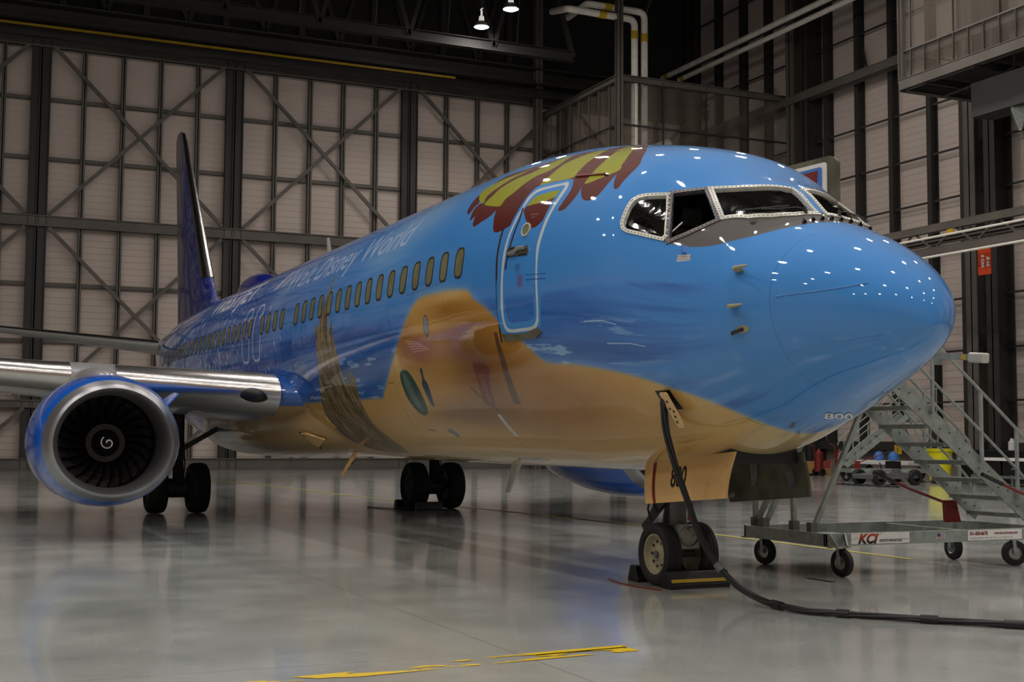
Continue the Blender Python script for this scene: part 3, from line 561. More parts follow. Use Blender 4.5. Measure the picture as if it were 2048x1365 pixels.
def dens(P, k=8):
    out = []; n = len(P)
    for i in range(n):
        a = np.array(P[i]); b = np.array(P[(i+1) % n])
        for t in np.linspace(0, 1, k, endpoint=False): out.append(tuple(a+(b-a)*t))
    return out
def grow(P, d):
    """push an outline outward by d metres"""
    Q = np.array(P, float).copy(); Q[:, 1] *= .0327*.78; c = Q.mean(0); n = len(Q); out = []
    ar = sum(Q[i][0]*Q[(i+1) % n][1]-Q[(i+1) % n][0]*Q[i][1] for i in range(n)); sg = 1 if ar > 0 else -1
    for i in range(n):
        a, b, e = Q[i-1], Q[i], Q[(i+1) % n]; u = (b-a)/np.linalg.norm(b-a); v = (e-b)/np.linalg.norm(e-b)
        n1 = np.array([u[1], -u[0]])*sg; n2 = np.array([v[1], -v[0]])*sg; m = n1+n2; m /= max(.6, m@m)**.5*1.0; m = m/np.linalg.norm(m)/max(.55, (m/np.linalg.norm(m))@n1)
        out.append(b+m*d)
    out = np.array(out); out[:, 1] /= .0327*.78; return [tuple(p) for p in out]
# ------------------------------------------------------------------ the airliner
PLANE = thing('airliner', 'blue twin-engine airliner painted with a beach scene, parked nose to the right', 'airplane')
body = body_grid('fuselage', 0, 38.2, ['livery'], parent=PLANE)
body_grid('flight_deck_lining', 1.25, 3.6, ['cockpit'], off=-.045, parent=PLANE)
# window surrounds and panes
def rivets(mb, P, d):
    G = dens(grow(P, d), 4); pts = [sp(a, b, .013) for a, b in G]; prev = pts[0]; mb.cur = 1; carry = 0.
    for p in pts[1:]+[pts[0]]:
        seg = (p-prev).length
        while carry < seg:
            c = prev.lerp(p, carry/max(seg, 1e-6)); mb.lathe([(-.004, .0055), (.003, .0055), (.004, .0001)], c, 'z', 6); carry += .042
        carry -= seg; prev = p
    mb.cur = 0; return mb
def win(P, name, mater, pane, fw=.045, off=.012):
    D = dens(P, 4); mb = patch(D, off, dens(grow(P, fw), 4)); mb = rivets(mb, P, fw*.55)
    mb.build('window_frame', [mater, 'gear_dark'], PLANE, label='pale riveted window frame' if mater == 'frame' else 'dark grey window frame')
    if pane: 
        mb = MB(); D2 = dens(grow(P, .004), 4); patch(D2, -.012 if pane == 1 else .004, None).build('windshield_pane' if P in (WS1,) or mater == 'frame' and P0 is WS1 else 'side_window_pane', 'glass', PLANE, label='tinted glass')
def slim(P): return P
for P0 in (WS1, WS2, WS3):
    for P in (P0, MIR(P0)):
        win(P, 'window', 'frame' if P0 is not WS2 else 'grey_panel', 0 if P is WS2 else 1, .05 if P0 is WS1 else .04)
# wipers
for s, P in ((1, [(1.98, 68), (1.72, 78), (1.53, 78)]), (-1, [(1.98, 112), (1.72, 102), (1.53, 102)])):
    pass
def onws(x, t, o): return sp(x, t, o)
for sg in (1, -1):
    a = lambda x, t, o: onws(x, t if sg > 0 else 180-t, o)
    mb = MB(); mb.tube([a(1.51, 80, .03), a(1.52, 76, .05), a(1.56, 66, .045), a(1.63, 60, .035)], .007, 6); mb.tube([a(1.575, 74, .028), a(1.64, 62, .022), a(1.76, 52, .02)], .009, 6)
    mb.tube([a(1.46, 80, .0), a(1.51, 80, .05)], .016, 8); mb.build('wiper', 'black', PLANE)
for k in range(8):
    t = 70+k*6.2; x = 1.27+.05*math.sin(max(0, (t-70))/40*PI/2)
    mb = MB(); p = sp(x, t, .0); q = sp(x+.03, t+1, .035); mb.tube([p, (p+q)/2+Vector((0, 0, .012)), q], .012, 6); mb.lathe([(-.012, .018), (.012, .018)], sp(x, t, .012), 'x', 8)
    mb.build('black_clip', 'black', PLANE)
# flight deck interior: bulkhead, floor, panel and seats
mb = MB(); mb.box((1.75, -1.15, 2.6), (3.45, 1.15, 2.66)); mb.box((3.4, -1.3, 2.6), (3.45, 1.3, 4.4)); mb.build('flight_deck_bulkhead', 'cockpit', PLANE)
mb = MB(); mb.box((1.55, -.75, 3.25), (1.95, .75, 3.68)); mb.build('glareshield', 'black', PLANE, bevel=.04)
for y in (-.53, .53):
    mb = MB(); mb.box((2.45, y-.24, 3.0), (2.95, y+.24, 3.15)); mb.box((2.9, y-.23, 3.1), (3.02, y+.23, 3.8)); mb.box((2.92, y-.12, 3.82), (3.0, y+.12, 4.02)); mb.box((2.5, y-.3, 3.28), (2.9, y-.25, 3.33)); mb.box((2.5, y+.25, 3.28), (2.9, y+.3, 3.33))
    mb.build('pilot_seat', 'gear', PLANE, bevel=.03)
mb = MB(); mb.box((2.15, .18, 3.75), (2.2, .32, 4.12)); mb.build('sun_visor', 'yellow', PLANE)
mb = MB(); mb.tube([sp(2.29, 27, -.07), sp(2.24, 38, -.10)], .012, 6); mb.tube([sp(2.3, 30, -.2), sp(2.62, 33, -.2), sp(2.66, 26, -.2)], .008, 6); mb.build('grab_rail', 'alu', PLANE)
# cabin windows down the starboard side
ks = [0,1,2,3,4,5,6,7,8,9,10,11,12,13,14,15,17,18,19,20,22,23,24,25,26,27,28,29,30,31,32,33,34,35,36,37,38,39,40,41,42,43,44]
def winout(x, a=.128, b=5.5, n=28, zc=8.35):
    out = []
    for i in range(n):
        t = 2*PI*i/n; c, s_ = math.cos(t), math.sin(t); e = .55
        out.append((x+a*math.copysign(abs(c)**e, c), zc+b*math.copysign(abs(s_)**(e+.1), s_)))
    return out
for k in ks:
    x = 6.12+.508*k+(.0 if k else .0); zc = 8.35-(max(0, x-23)*.25)
    mb = MB(); mb.cur = 0; patch(winout(x, .120, 5.2, zc=zc), .0045, winout(x, .135, 5.75, zc=zc)) if False else None
    P = winout(x, .112, 4.9, zc=zc); R = winout(x, .132, 5.6, zc=zc)
    a = patch(P, .006, R); b_ = patch(P, .002)
    mb.add(a.v, a.f); mb.cur = 1; mb.add(b_.v, b_.f)
    bm_ = mb.build('cabin_window', ['rim', 'olive'], PLANE)
# service door fittings
def ring(x, t, r, w_, off=.008, n=24):
    P = [(x+r*math.cos(2*PI*i/n), t+r/.0327*.93*math.sin(2*PI*i/n)) for i in range(n)]; R = [(x+(r+w_)*math.cos(2*PI*i/n), t+(r+w_)/.0327*.93*math.sin(2*PI*i/n)) for i in range(n)]
    return P, R
P, R = ring(4.44, 17.6, .075, .022); a = patch(P, .012, R); a.build('door_porthole_rim', 'frame', PLANE); patch(P, .004).build('door_porthole', 'olive', PLANE)
hp = [(4.77,7.6),(4.30,8.0),(4.27,9.6),(4.30,11.4),(4.74,11.0),(4.79,9.4)]; D = dens(hp, 4); a = patch(grow(D, -.018), .01, D); a.build('handle_recess_rim', 'polished', PLANE); patch(grow(D, -.016), .003).build('handle_recess', 'inner', PLANE)
mb = MB(); mb.tube([sp(4.72, 8.7, .02), sp(4.58, 9.0, .03), sp(4.5, 10.4, .03), sp(4.33, 10.6, .03)], .022, 8); mb.build('door_handle', 'alu', PLANE, smooth=True)
D = dens([(4.97,-15.6),(4.93,-18.0),(4.20,-17.5),(4.05,-15.6),(4.12,-14.2),(4.25,-15.2),(4.5,-15.9),(4.85,-15.9)], 3); patch(D, .02).build('door_scuff_plate', 'inner', PLANE)
# flush seams raised a hair: diverter strips on the radome
for L in ([(.95, .7), (.62, 7), (.40, 18), (.28, 32)], [(1.02, -33.9), (.62, -35), (.36, -37), (.2, -38.8)]):
    mb = MB(); P = smooth_poly(L, 6, False); mb.tube([sp(a, b, .003) for a, b in P], .005, 6); mb.build('lightning_strip', 'strip_blue', PLANE)
# probes and vane on the nose side
for t in (18.6, -3.6):
    mb = MB(); b0 = sp(1.35, t, 0); b1 = sp(1.33, t, .075); mb.beam(b0, b1, .09, .025, (0, 0, 1)); mb.tube([b1+Vector((.05, 0, 0)), b1+Vector((-.10, 0, 0)), b1+Vector((-.17, 0, 0))], .012, 8, radii=[.02, .013, .007])
    mb.build('pitot_probe', 'hub', PLANE, smooth=True)
P, R = ring(1.30, -15.7, .018, .05); patch(P, .012, R).build('vane_mount', 'hub', PLANE)
mb = MB(); c0 = sp(1.30, -15.7, 0); c1 = sp(1.30, -15.7, .05); mb.tube([c0, c1], .018, 8); mb.beam(c1, c1+Vector((.14, 0, -.02)), .006, .035); mb.build('angle_vane', 'gear_dark', PLANE)
mb = MB(); mb.beam(sp(2.02, 24.8, .012), sp(1.98, 21.6, .012), .05, .02, (1, 0, 0)); mb.build('hatch_hinge', 'sky_blue', PLANE)
mb = MB(); mb.tube([sp(3.98, 43, .012), sp(3.45, 45, .012), ], .012, 6); mb.build('rain_gutter', 'red', PLANE)
# ground power receptacle flap
fl = [(-.055, 0), (.055, 0), (.055, -.03)]; mb = MB()
p0 = sp(2.40, -36.5, .05); p1 = sp(2.40, -50, .12)
xa = Vector((1, .0, 0)); dn = (p1-p0).normalized(); nn = xa.cross(dn).normalized()
out = [p0+xa*a+dn*b for a, b in ((-.07, .02), (-.05, 0), (.05, 0), (.07, .02), (.07, .36), (.05, .40), (-.03, .40), (-.07, .34))]
for q_ in (0, 1): pass
def slab(mb, outl, n, t): 
    k = len(outl); v = outl+[p+n*t for p in outl]; return mb.add(v, [tuple(range(k))[::-1], tuple(range(k, 2*k))]+[(i, (i+1) % k, k+(i+1) % k, k+i) for i in range(k)])
slab(mb, out, nn, .012); fo = mb.build('power_panel_door', 'beige', PLANE, label='small beige hinged flap with round fasteners')
mb = MB()
for a, b in ((-.0, .10), (.02, .18), (-.025, .21), (.0, .27), (.02, .33)): 
    c_ = p0+xa*a+dn*b; mb.tube([c_-nn*.004, c_+nn*.018], .014, 10)
mb.build('fastener', 'gear_dark', PLANE)
patch(dens([(2.54,-36.8),(2.36,-36.8),(2.36,-46),(2.54,-46)], 3), .004).build('power_receptacle', 'black', PLANE)
# aerials
def blade(base, tip, chord, name, mater='frame', th=.03, sweep=.1, lab=None):
    b = Vector(base); t = Vector(tip); mb = MB(); ring = []
    for p, c in ((b, chord), (t, chord*.45)):
        ring += [p+Vector((c*a, th*y, 0)) for a, y in ((-.5, 0), (-.2, .5), (.2, .5), (.5, 0), (.2, -.5), (-.2, -.5))]
    mb.add(ring, [tuple(range(6)), tuple(range(6, 12))]+[(i, (i+1) % 6, 6+(i+1) % 6, 6+i) for i in range(6)]); return mb.build(name, mater, PLANE, label=lab)
blade((18.1, 0, 5.2), (18.35, 0, 5.85), .45, 'roof_antenna', lab='white blade antenna on the roof'); blade((8.5, 0, 1.26), (8.82, 0, .83), .36, 'belly_antenna', lab='grey blade antenna under the belly')
blade((13.75, .75, 1.35), (14.25, .85, .93), .34, 'drain_mast', 'beige', lab='tan drain mast under the belly'); blade((15.4, .3, 1.22), (15.45, .3, 1.1), .12, 'beacon', 'red')
mb = MB(); mb.grid(lambda u, v: (22.6+4.0*u, .42*math.cos(PI*v)*(math.sin(PI*min(1, max(0, u)))**.5), 5.15+.6*(math.sin(PI*u)**.45)*math.sin(PI*v)**.6), 30, 17); mb.build('antenna_fairing', 'dark_blue', PLANE, smooth=True, label='deep blue humped antenna fairing')
# fin
def foil(xle, chord, t, n=16):
    P = []
    for i in range(n+1):
        u = 1-math.cos(PI*i/n/2); y = 5*t*(.2969*math.sqrt(u)-.126*u-.3516*u*u+.2843*u**3-.1036*u**4); P.append((xle+u*chord, y*chord))
    return P
def loft(secs, fmap, name, mater, parent, cut=None, label=None, cap=True):
    mb = MB(); R = []
    for s_ in secs:
        up = foil(*s_[:3])
        if cut: up = [p for p in up if (p[0]-s_[0])/s_[1] <= cut+1e-6]
        lo = [(x, -y) for x, y in up[1:]]; ringp = up[::-1]+lo
        R.append([fmap(x, y, s_) for x, y in ringp])
    n = len(R[0]); vs = [p for r in R for p in r]; fs = []
    for a in range(len(R)-1):
        for i in range(n-1): fs.append((a*n+i, a*n+i+1, (a+1)*n+i+1, (a+1)*n+i))
        fs.append((a*n+n-1, a*n, (a+1)*n, (a+1)*n+n-1))
    if cap: fs += [tuple(range(n)), tuple((len(R)-1)*n+i for i in range(n))]
    mb.add(vs, fs); return mb.build(name, mater, parent, smooth=True, label=label)
fs_ = [(29.0, 7.3, .09, 5.1), (30.3, 6.1, .095, 5.75), (31.0, 5.5, .10, 6.4), (33.2, 3.75, .10, 8.8), (35.6, 1.9, .10, 11.5), (36.0, 1.5, .08, 11.85), (36.5, .8, .05, 12.02)]
def fin_mat():
    m, nt, b = nodes('deep blue swirled fin paint'); N = nt.nodes.new; L = nt.links.new
    tc = N('ShaderNodeTexCoord'); n = N('ShaderNodeTexNoise'); n.inputs['Scale'].default_value = 1.6; n.inputs['Detail'].default_value = 9; n.inputs['Distortion'].default_value = 2.5; L(tc.outputs['Object'], n.inputs['Vector'])
    r = N('ShaderNodeValToRGB'); e = r.color_ramp.elements; e[0].position = .45; e[0].color = (*lin((.06, .09, .40)), 1); e[1].position = .72; e[1].color = (*lin((.34, .38, .50)), 1); L(n.outputs['Fac'], r.inputs[0])
    sx = N('ShaderNodeSeparateXYZ'); L(tc.outputs['Object'], sx.inputs[0])
    # paler gold and grey art towards the trailing edge
    a = N('ShaderNodeMapRange'); a.inputs[1].default_value = 34.6; a.inputs[2].default_value = 36.6; L(sx.outputs['X'], a.inputs[0])
    n2 = N('ShaderNodeTexNoise'); n2.inputs['Scale'].default_value = .9; L(tc.outputs['Object'], n2.inputs['Vector'])
    mu = N('ShaderNodeMath'); mu.operation = 'MULTIPLY'; L(a.outputs[0], mu.inputs[0]); L(n2.outputs['Fac'], mu.inputs[1])
    mx = N('ShaderNodeMix'); mx.data_type = 'RGBA'; L(mu.outputs[0], mx.inputs[0]); L(r.outputs[0], mx.inputs[6]); mx.inputs[7].default_value = (*lin((.55, .50, .38)), 1); L(mx.outputs[2], b.inputs['Base Color'])
    b.inputs['Roughness'].default_value = .5; b.inputs['Coat Weight'].default_value = .25; return m
M['fin'] = fin_mat()
loft(fs_, lambda x, y, s_: (x, y, s_[3]), 'fin', 'fin', PLANE)
loft([(a-.03, b+.06, c*1.12, d) for a, b, c, d in fs_[2:6]], lambda x, y, s_: (x, y, s_[3]), 'fin_leading_edge', 'polished', PLANE, cut=.085, label='bright metal leading edge')
# tailplane (both sides)
for sg in (1, -1):
    st = [(33.3, 4.3, .10, .6), (33.6, 4.0, .10, 1.05), (37.9, 1.5, .09, 7.2), (38.3, 1.0, .06, 7.35)]
    loft(st, lambda x, y, s_: (x, sg*s_[3], 4.42+(s_[3]-.6)*.13+y), 'tailplane', 'wing', PLANE)
    loft([(a-.03, b+.05, c*1.1, d) for a, b, c, d in st[1:3]], lambda x, y, s_: (x, sg*s_[3], 4.42+(s_[3]-.6)*.13+y), 'tailplane_leading_edge', 'polished', PLANE, cut=.1)
# wings
m, nt, b = nodes('blue over tan root paint'); N = nt.nodes.new; L = nt.links.new
tc = N('ShaderNodeTexCoord'); sx = N('ShaderNodeSeparateXYZ'); L(tc.outputs['Object'], sx.inputs[0]); gt = N('ShaderNodeMath'); gt.operation = 'GREATER_THAN'; gt.inputs[1].default_value = 2.16; L(sx.outputs['Z'], gt.inputs[0])
mx = N('ShaderNodeMix'); mx.data_type = 'RGBA'; L(gt.outputs[0], mx.inputs[0]); mx.inputs[6].default_value = (*lin((.66, .53, .33)), 1); mx.inputs[7].default_value = (*lin((.12, .36, .68)), 1); L(mx.outputs[2], b.inputs['Base Color'])
b.inputs['Roughness'].default_value = .4; b.inputs['Coat Weight'].default_value = 1; M['rootpaint'] = m
for sg in (1, -1):
    ws = [(14.0, 7.8, .13, 1.2), (14.45, 7.2, .13, 2.0), (16.1, 5.7, .125, 5.2), (16.4, 5.45, .122, 5.8), (18.6, 4.2, .11, 10), (22.35, 1.7, .10, 17.2)]
    fm = lambda x, y, s_: (x, sg*s_[3], 2.38+(s_[3]-2.0)*.088+y*1.0-.04*(x-s_[0])/s_[1]*1.5)
    loft(ws[1:], fm, 'wing', 'wing', PLANE)
    loft([(14.15, 7.4, .125, 1.1), (14.30, 7.3, .13, 1.70), (14.47, 7.18, .13, 2.02)], fm, 'wing_root_fairing', 'rootpaint', PLANE, label='blue over tan wing root fairing')
    loft([(a-.05, b*1.0, c*1.13, d) for a, b, c, d in [(14.40, 7.3, .13, 1.96), (15.79, 6.0, .126, 4.6)]], fm, 'leading_edge_flap', 'polished', PLANE, cut=.10, label='bright polished metal leading edge')
    loft([(a-.05, b*1.0, c*1.13, d) for a, b, c, d in [(16.17, 5.66, .125, 5.35)]+ws[3:]], fm, 'slat', 'polished', PLANE, cut=.10, label='bright polished metal leading edge')
    # landing light in the root
    mb = MB(); mb.grid(lambda u, v: (14.50-.12*math.sin(PI*v)*math.sin(PI*u)+u*.25, sg*(2.14+.50*u), 2.32+.06*u+.13*math.sin(PI*u)**.5*math.cos(PI*v)), 14, 13); mb.build('landing_light', 'black', PLANE, smooth=True, label='dark glazed landing light')
    # flap track fairings
    for y in (3.9, 6.9, 9.3):
        xa_ = 17.4+(y-4)*.42; mb = MB(); mb.lathe([(-1.6, .001), (-1.2, .12), (-.4, .2), (.8, .2), (2.0, .14), (2.9, .001)], (xa_+2, sg*y, 1.98+(y-3)*.09), 'x', 16); mb.build('flap_track_fairing', 'wing', PLANE, smooth=True)
# wing to body fairing
def fair(u, v):
    x = 12.6+12.8*u; k = math.sin(PI*min(1, u*1.0))**.42 if 0 < u < 1 else 0; a = -PI/2+(v-.5)*PI*1.12
    yy = 2.08*k*math.copysign(abs(math.cos(a))**.62, math.cos(a)); zz = 2.05-(.2+.68*k)*abs(math.sin(a))**.62 if math.sin(a) < 0 else 2.05+.2*abs(math.sin(a))
    return (x, yy, zz)
m, nt, b = nodes('belly fairing paint'); N = nt.nodes.new; L = nt.links.new
tc = N('ShaderNodeTexCoord'); sx = N('ShaderNodeSeparateXYZ'); L(tc.outputs['Object'], sx.inputs[0]); rp = N('ShaderNodeValToRGB'); mr = N('ShaderNodeMapRange'); mr.inputs[1].default_value = 12; mr.inputs[2].default_value = 26; L(sx.outputs['X'], mr.inputs[0]); L(mr.outputs[0], rp.inputs[0])
rp.color_ramp.interpolation = 'CONSTANT'; e = rp.color_ramp.elements; e[0].color = (*lin((.70, .58, .38)), 1); e[1].position = .43; e[1].color = (*lin((.48, .48, .49)), 1); x_ = rp.color_ramp.elements.new(.78); x_.color = (*lin((.22, .36, .62)), 1)
L(rp.outputs[0], b.inputs['Base Color']); b.inputs['Roughness'].default_value = .3; b.inputs['Coat Weight'].default_value = .6; M['fairing'] = m
mb = MB(); mb.grid(fair, 60, 41); mb.build('belly_fairing', 'fairing', PLANE, smooth=True, label='tan and grey wing root fairing')
mb = MB(); slab(mb, [Vector(p) for p in ((14.69, 1.50, 1.68), (14.47, 1.46, 1.69), (14.06, 1.22, 1.58), (14.60, 1.17, 1.44))], Vector((-.3, .5, -.6)).normalized(), .035); mb.build('air_inlet_flap', 'beige', PLANE)
mb = MB(); slab(mb, [Vector(p) for p in ((14.76, 1.51, 1.70), (14.60, 1.49, 1.66), (14.60, 1.15, 1.42), (14.72, 1.10, 1.40))], Vector((-.3, .5, -.6)).normalized(), .022); mb.build('inlet_slot', 'black', PLANE)
# engines
def engine(cx, cy, cz, sg):
    E = MB(); flat = lambda a, c, s_: (c*1.045, s_*(1.0 if s_ > 0 else .93))
    nac = [(.16, .91), (.3, .965), (.6, 1.035), (1.1, 1.085), (1.9, 1.09), (2.8, 1.02), (3.6, .9), (4.1, .80), (4.1, .76), (3.3, .72), (2.2, .74)]
    E.lathe(nac, (cx, cy, cz), 'x', 72, fn=flat); e = E.build('engine', 'eng_blue', PLANE, smooth=True, label='blue engine nacelle')
    L = MB(); L.lathe([(1.0, .755), (.75, .742), (.45, .735), (.28, .745), (.14, .768), (.05, .80), (.0, .835), (.02, .868), (.08, .895), (.18, .926), (.30, .967)], (cx, cy, cz), 'x', 72, fn=lambda a, c, s_: (c*(1.045 if a < .5 else 1.02), s_*(1.0 if s_ > 0 else (.93 if a < .5 else .97)))); L.build('inlet_lip', 'lip', e, smooth=True, label='satin silver inlet ring')
    D = MB(); D.lathe([(.95, .76), (1.6, .77), (1.6, .2)], (cx, cy, cz), 'x', 48, fn=lambda a, c, s_: (c, s_)); D.build('fan_case', 'black', e, smooth=True)
    D = MB(); D.lathe([(.62, .001), (.66, .05), (.80, .13), (.98, .205), (1.2, .25), (1.3, .25)], (cx, cy, cz), 'x', 40); D.build('spinner', 'spinner', e, smooth=True)
    D = MB(); D.lathe([(1.0, .215), (1.0, .30), (1.04, .30), (1.06, .2)], (cx, cy, cz), 'x', 48); D.build('fan_hub', 'fan', e, smooth=True)
    sp_ = []; 
    for i in range(26):
        t = i/25; a = 1.0-t*7.2; r = .105-.078*t
        # cone height at r
        ax = np.interp(r, [0, .05, .13, .205], [.62, .66, .80, .98])-.008
        sp_.append((cx+ax, cy+r*math.cos(a), cz+r*math.sin(a)))
    D = MB(); D.tube(sp_, .012, 6); D.build('spinner_spiral', 'white', e, label='white spiral mark')
    for k in range(24):
        a = 2*PI*k/24; D = MB(); vs = []
        for i in range(7):
            r = .24+.515*i/6; tw = .55+.75*i/6; ch = .10+.07*math.sin(PI*i/7)
            for s_ in (-1, 1):
                for th in (-.006, .006):
                    dx = s_*ch*math.cos(tw)*1+th*math.sin(tw); dt = s_*ch*math.sin(tw)-th*math.cos(tw); aa = a+dt/r*.85+.10*i/6
                    vs.append((cx+1.12+dx, cy+r*math.cos(aa), cz+r*math.sin(aa)))
        fs = []
        for i in range(6):
            o_ = i*4; n_ = o_+4
            fs += [(o_, o_+2, n_+2, n_), (o_+1, n_+1, n_+3, o_+3), (o_, n_, n_+1, o_+1), (o_+2, o_+3, n_+3, n_+2)]
        fs.append((24, 26, 27, 25)); D.add(vs, fs); D.build('fan_blade', 'fan', e)
    # exhaust core
    D = MB(); D.lathe([(3.5, .6), (4.4, .52), (4.9, .42), (4.9, .38), (4.4, .36)], (cx, cy, cz), 'x', 40); D.lathe([(4.2, .3), (5.0, .22), (5.5, .02)], (cx, cy, cz), 'x', 30); D.build('exhaust_core', 'fan', e, smooth=True)
    # strake
    D = MB(); s1 = -sg; slab(D, [Vector((cx+.50+a, cy+s1*(.80+b*.95), cz+.52+b*.82)) for a, b in ((0, .0), (.35, .32), (1.0, .36), (1.25, .28), (1.35, -.05), (0.2, -.1))], Vector((0, -s1*.6, .75)).normalized(), .02); D.build('strake', 'eng_blue', e)
    # pylon
    D = MB(); D.lathe([(-.35, .001), (-.2, .16), (.2, .27), (.9, .33), (2.0, .33), (3.2, .30), (4.6, .2), (5.2, .02)], (cx+1.3, cy, cz+.96), 'x', 24, fn=lambda a, c, s_: (c, s_*.85+a*.02)); D.build('pylon_fairing', 'wing', PLANE, smooth=True)
engine(11.95, 5.12, 1.50, 1); engine(12.55, -5.0, 1.50, -1)
# landing gear
def wheel(parent, c, R, W, rim, hubm, side, n=48, name='wheel'):
    """tyre on a hub, axle along y; side = +1/-1 for the dished outer face"""
    mb = MB(); h = W/2; t = R-rim
    prof = [(-h*.62, rim), (-h*.85, rim+t*.12), (-h, rim+t*.42), (-h*.98, rim+t*.68), (-h*.8, rim+t*.9), (-h*.5, R*.992), (-h*.25, R), (-h*.22, R*.985), (-h*.16, R*.985), (-h*.13, R), (h*.13, R), (h*.16, R*.985), (h*.22, R*.985), (h*.25, R), (h*.5, R*.992), (h*.8, rim+t*.9), (h*.98, rim+t*.68), (h, rim+t*.42), (h*.85, rim+t*.12), (h*.62, rim)]
    mb.lathe(prof, c, 'y', n); ty = mb.build('tyre', 'rubber', parent, smooth=True)
    mb = MB(); s = side
    pr = [(s*h*.66, rim*1.04), (s*h*.74, rim*1.0), (s*h*.70, rim*.93), (s*h*.35, rim*.86), (s*h*.15, rim*.78), (s*h*.10, rim*.45), (s*h*.3, rim*.30), (s*h*.34, rim*.16), (s*h*.45, rim*.14), (s*h*.45, .001)]
    mb.lathe(pr, c, 'y', n); mb.lathe([(-s*h*.64, rim*1.02), (-s*h*.3, rim*.6), (-s*h*.3, .001)], c, 'y', 24); mb.build('wheel_hub', hubm, ty, smooth=True)
    mb = MB()
    for k in range(9):
        a = 2*PI*k/9; p = (c[0]+math.cos(a)*rim*.62, c[1]+s*h*.12, c[2]+math.sin(a)*rim*.62); mb.tube([p, (p[0], p[1]+s*h*.14, p[2])], rim*.07, 8)
    mb.tube([(c[0], c[1]+s*h*.3, c[2]), (c[0], c[1]+s*h*.5, c[2])], rim*.1, 10); mb.build('hub_bolts', 'gear_dark', ty)
    return ty
NG = MB(); gx = 4.12
NG.tube([(gx, 0, .34), (gx, 0, .62)], .055, 14); NG.tube([(gx, 0, .60), (gx, 0, 1.75)], .095, 18); NG.tube([(gx, 0, .60), (gx, 0, .66)], .115, 18); NG.tube([(gx, 0, .92), (gx, 0, .98)], .125, 18); NG.tube([(gx, -.3, .34), (gx, .3, .34)], .04, 12)
ng = NG.build('nose_gear_strut', 'gear', PLANE, smooth=True)
mb = MB(); mb.beam((gx+.16, 0, .95), (gx+.26, 0, .66), .10, .03); mb.beam((gx+.26, 0, .66), (gx+.04, 0, .42), .10, .03); mb.build('torque_link', 'gear', ng)
mb = MB(); mb.beam((gx, .10, 1.0), (gx+.55, .12, .60), .05, .07); mb.beam((gx+.1, .12, 1.05), (gx+.58, .08, .58), .03, .10); mb.build('tow_bracket', 'gear_dark', ng)
mb = MB(); mb.beam((gx-.05, .07, 1.15), (gx-1.3, .05, 1.55), .09, .09); mb.beam((gx-.05, -.07, 1.15), (gx-1.3, -.05, 1.55), .09, .09); mb.build('drag_brace', 'gear_dark', ng)
mb = MB(); mb.tube([(gx-.12, -.36, 1.02), (gx-.12, .36, 1.02)], .05, 12); mb.tube([(gx-.12, .30, 1.05), (gx-.50, .26, 1.02)], .028, 8); mb.tube([(gx-.12, -.30, 1.05), (gx-.70, -.26, 1.02)], .03, 8); mb.box((gx-.25, -.2, .97), (gx+.15, .2, 1.1)); mb.tube([(gx-.72, .26, .98), (gx-.72, .30, .98)], .06, 14); mb.build('steering_unit', 'gear', ng)
mb = MB(); mb.prism([(gx-.75, .97), (gx-.69, .97), (gx-.655, .76), (gx-.745, .74)], .27, .285, 'y'); mb.build('warning_streamer', 'red', ng)
mb = MB(); mb.tube([(gx+.15, .14, 1.05), (gx+.33, .16, .98), (gx+.36, .18, .82), (gx+.28, .18, .66)], .012, 8); mb.tube([(gx+.2, .13, .98), (gx+.28, .15, .88), (gx+.22, .15, .78)], .01, 8); mb.build('hydraulic_hose', 'black', ng, smooth=True)
mb = MB(); mb.prism([(-.13, .41), (.13, .41), (.14, .43), (.14, .65), (.12, .68), (-.12, .68), (-.14, .66), (-.14, .43)], gx-.24, gx-.16, 'x'); mb.v = [(x, y+.0, z) for x, y, z in mb.v]; lf = mb.build('taxi_light', 'galv', ng, bevel=.01)
mb = MB(); mb.lathe([(.03, .115), (-.01, .125), (-.03, .115), (-.02, .108)], (gx-.24, 0, .55), 'x', 28); mb.build('light_bezel', 'hub', lf if False else ng, smooth=True)
mb = MB(); mb.lathe([(-.045, .001), (-.04, .05), (-.022, .11)], (gx-.225, 0, .55), 'x', 24); mb.build('light_lens', 'lens', ng, smooth=True)
wheel(PLANE, (gx, .235, .345), .345, .21, .222, 'hub', 1); wheel(PLANE, (gx, -.235, .345), .345, .21, .222, 'hub', -1)
# nose gear doors
def gdoor(y, sg, name, mater, x0, x1, label):
    pr = []; n = 10; mb = MB()
    def f(u, v):
        x = x0+(x1-x0)*u; zt = 1.50-.13*u*(x1-x0)/1.75; z = zt-.46*v-.0*u
        c = min(u, 1-u)*(x1-x0); 
        return (x-.18*v*(u-0.1), sg*(abs(y)+.10*math.sin(PI*.5*v)), z)
    A = [f(i/24, j/8) for i in range(25) for j in range(9)]; Bv = [(a[0], a[1]-sg*.03, a[2]) for a in A]; k = len(A); fs = []
    for i in range(24):
        for j in range(8):
            q = (i*9+j, i*9+j+1, (i+1)*9+j+1, (i+1)*9+j); fs.append(q); fs.append(tuple(k+t for t in q[::-1]))
    bd = [i*9 for i in range(25)]+[24*9+j for j in range(1, 9)]+[i*9+8 for i in range(23, -1, -1)]+[j for j in range(7, 0, -1)]
    for i in range(len(bd)): a, c = bd[i], bd[(i+1) % len(bd)]; fs.append((a, c, k+c, k+a))
    mb.add(A+Bv, fs); return mb.build(name, mater, PLANE, smooth=True, label=label), f
gd, gf = gdoor(.42, 1, 'nose_gear_door', 'beige', 2.36, 4.10, 'beige nose gear door with maroon stripe and 800')
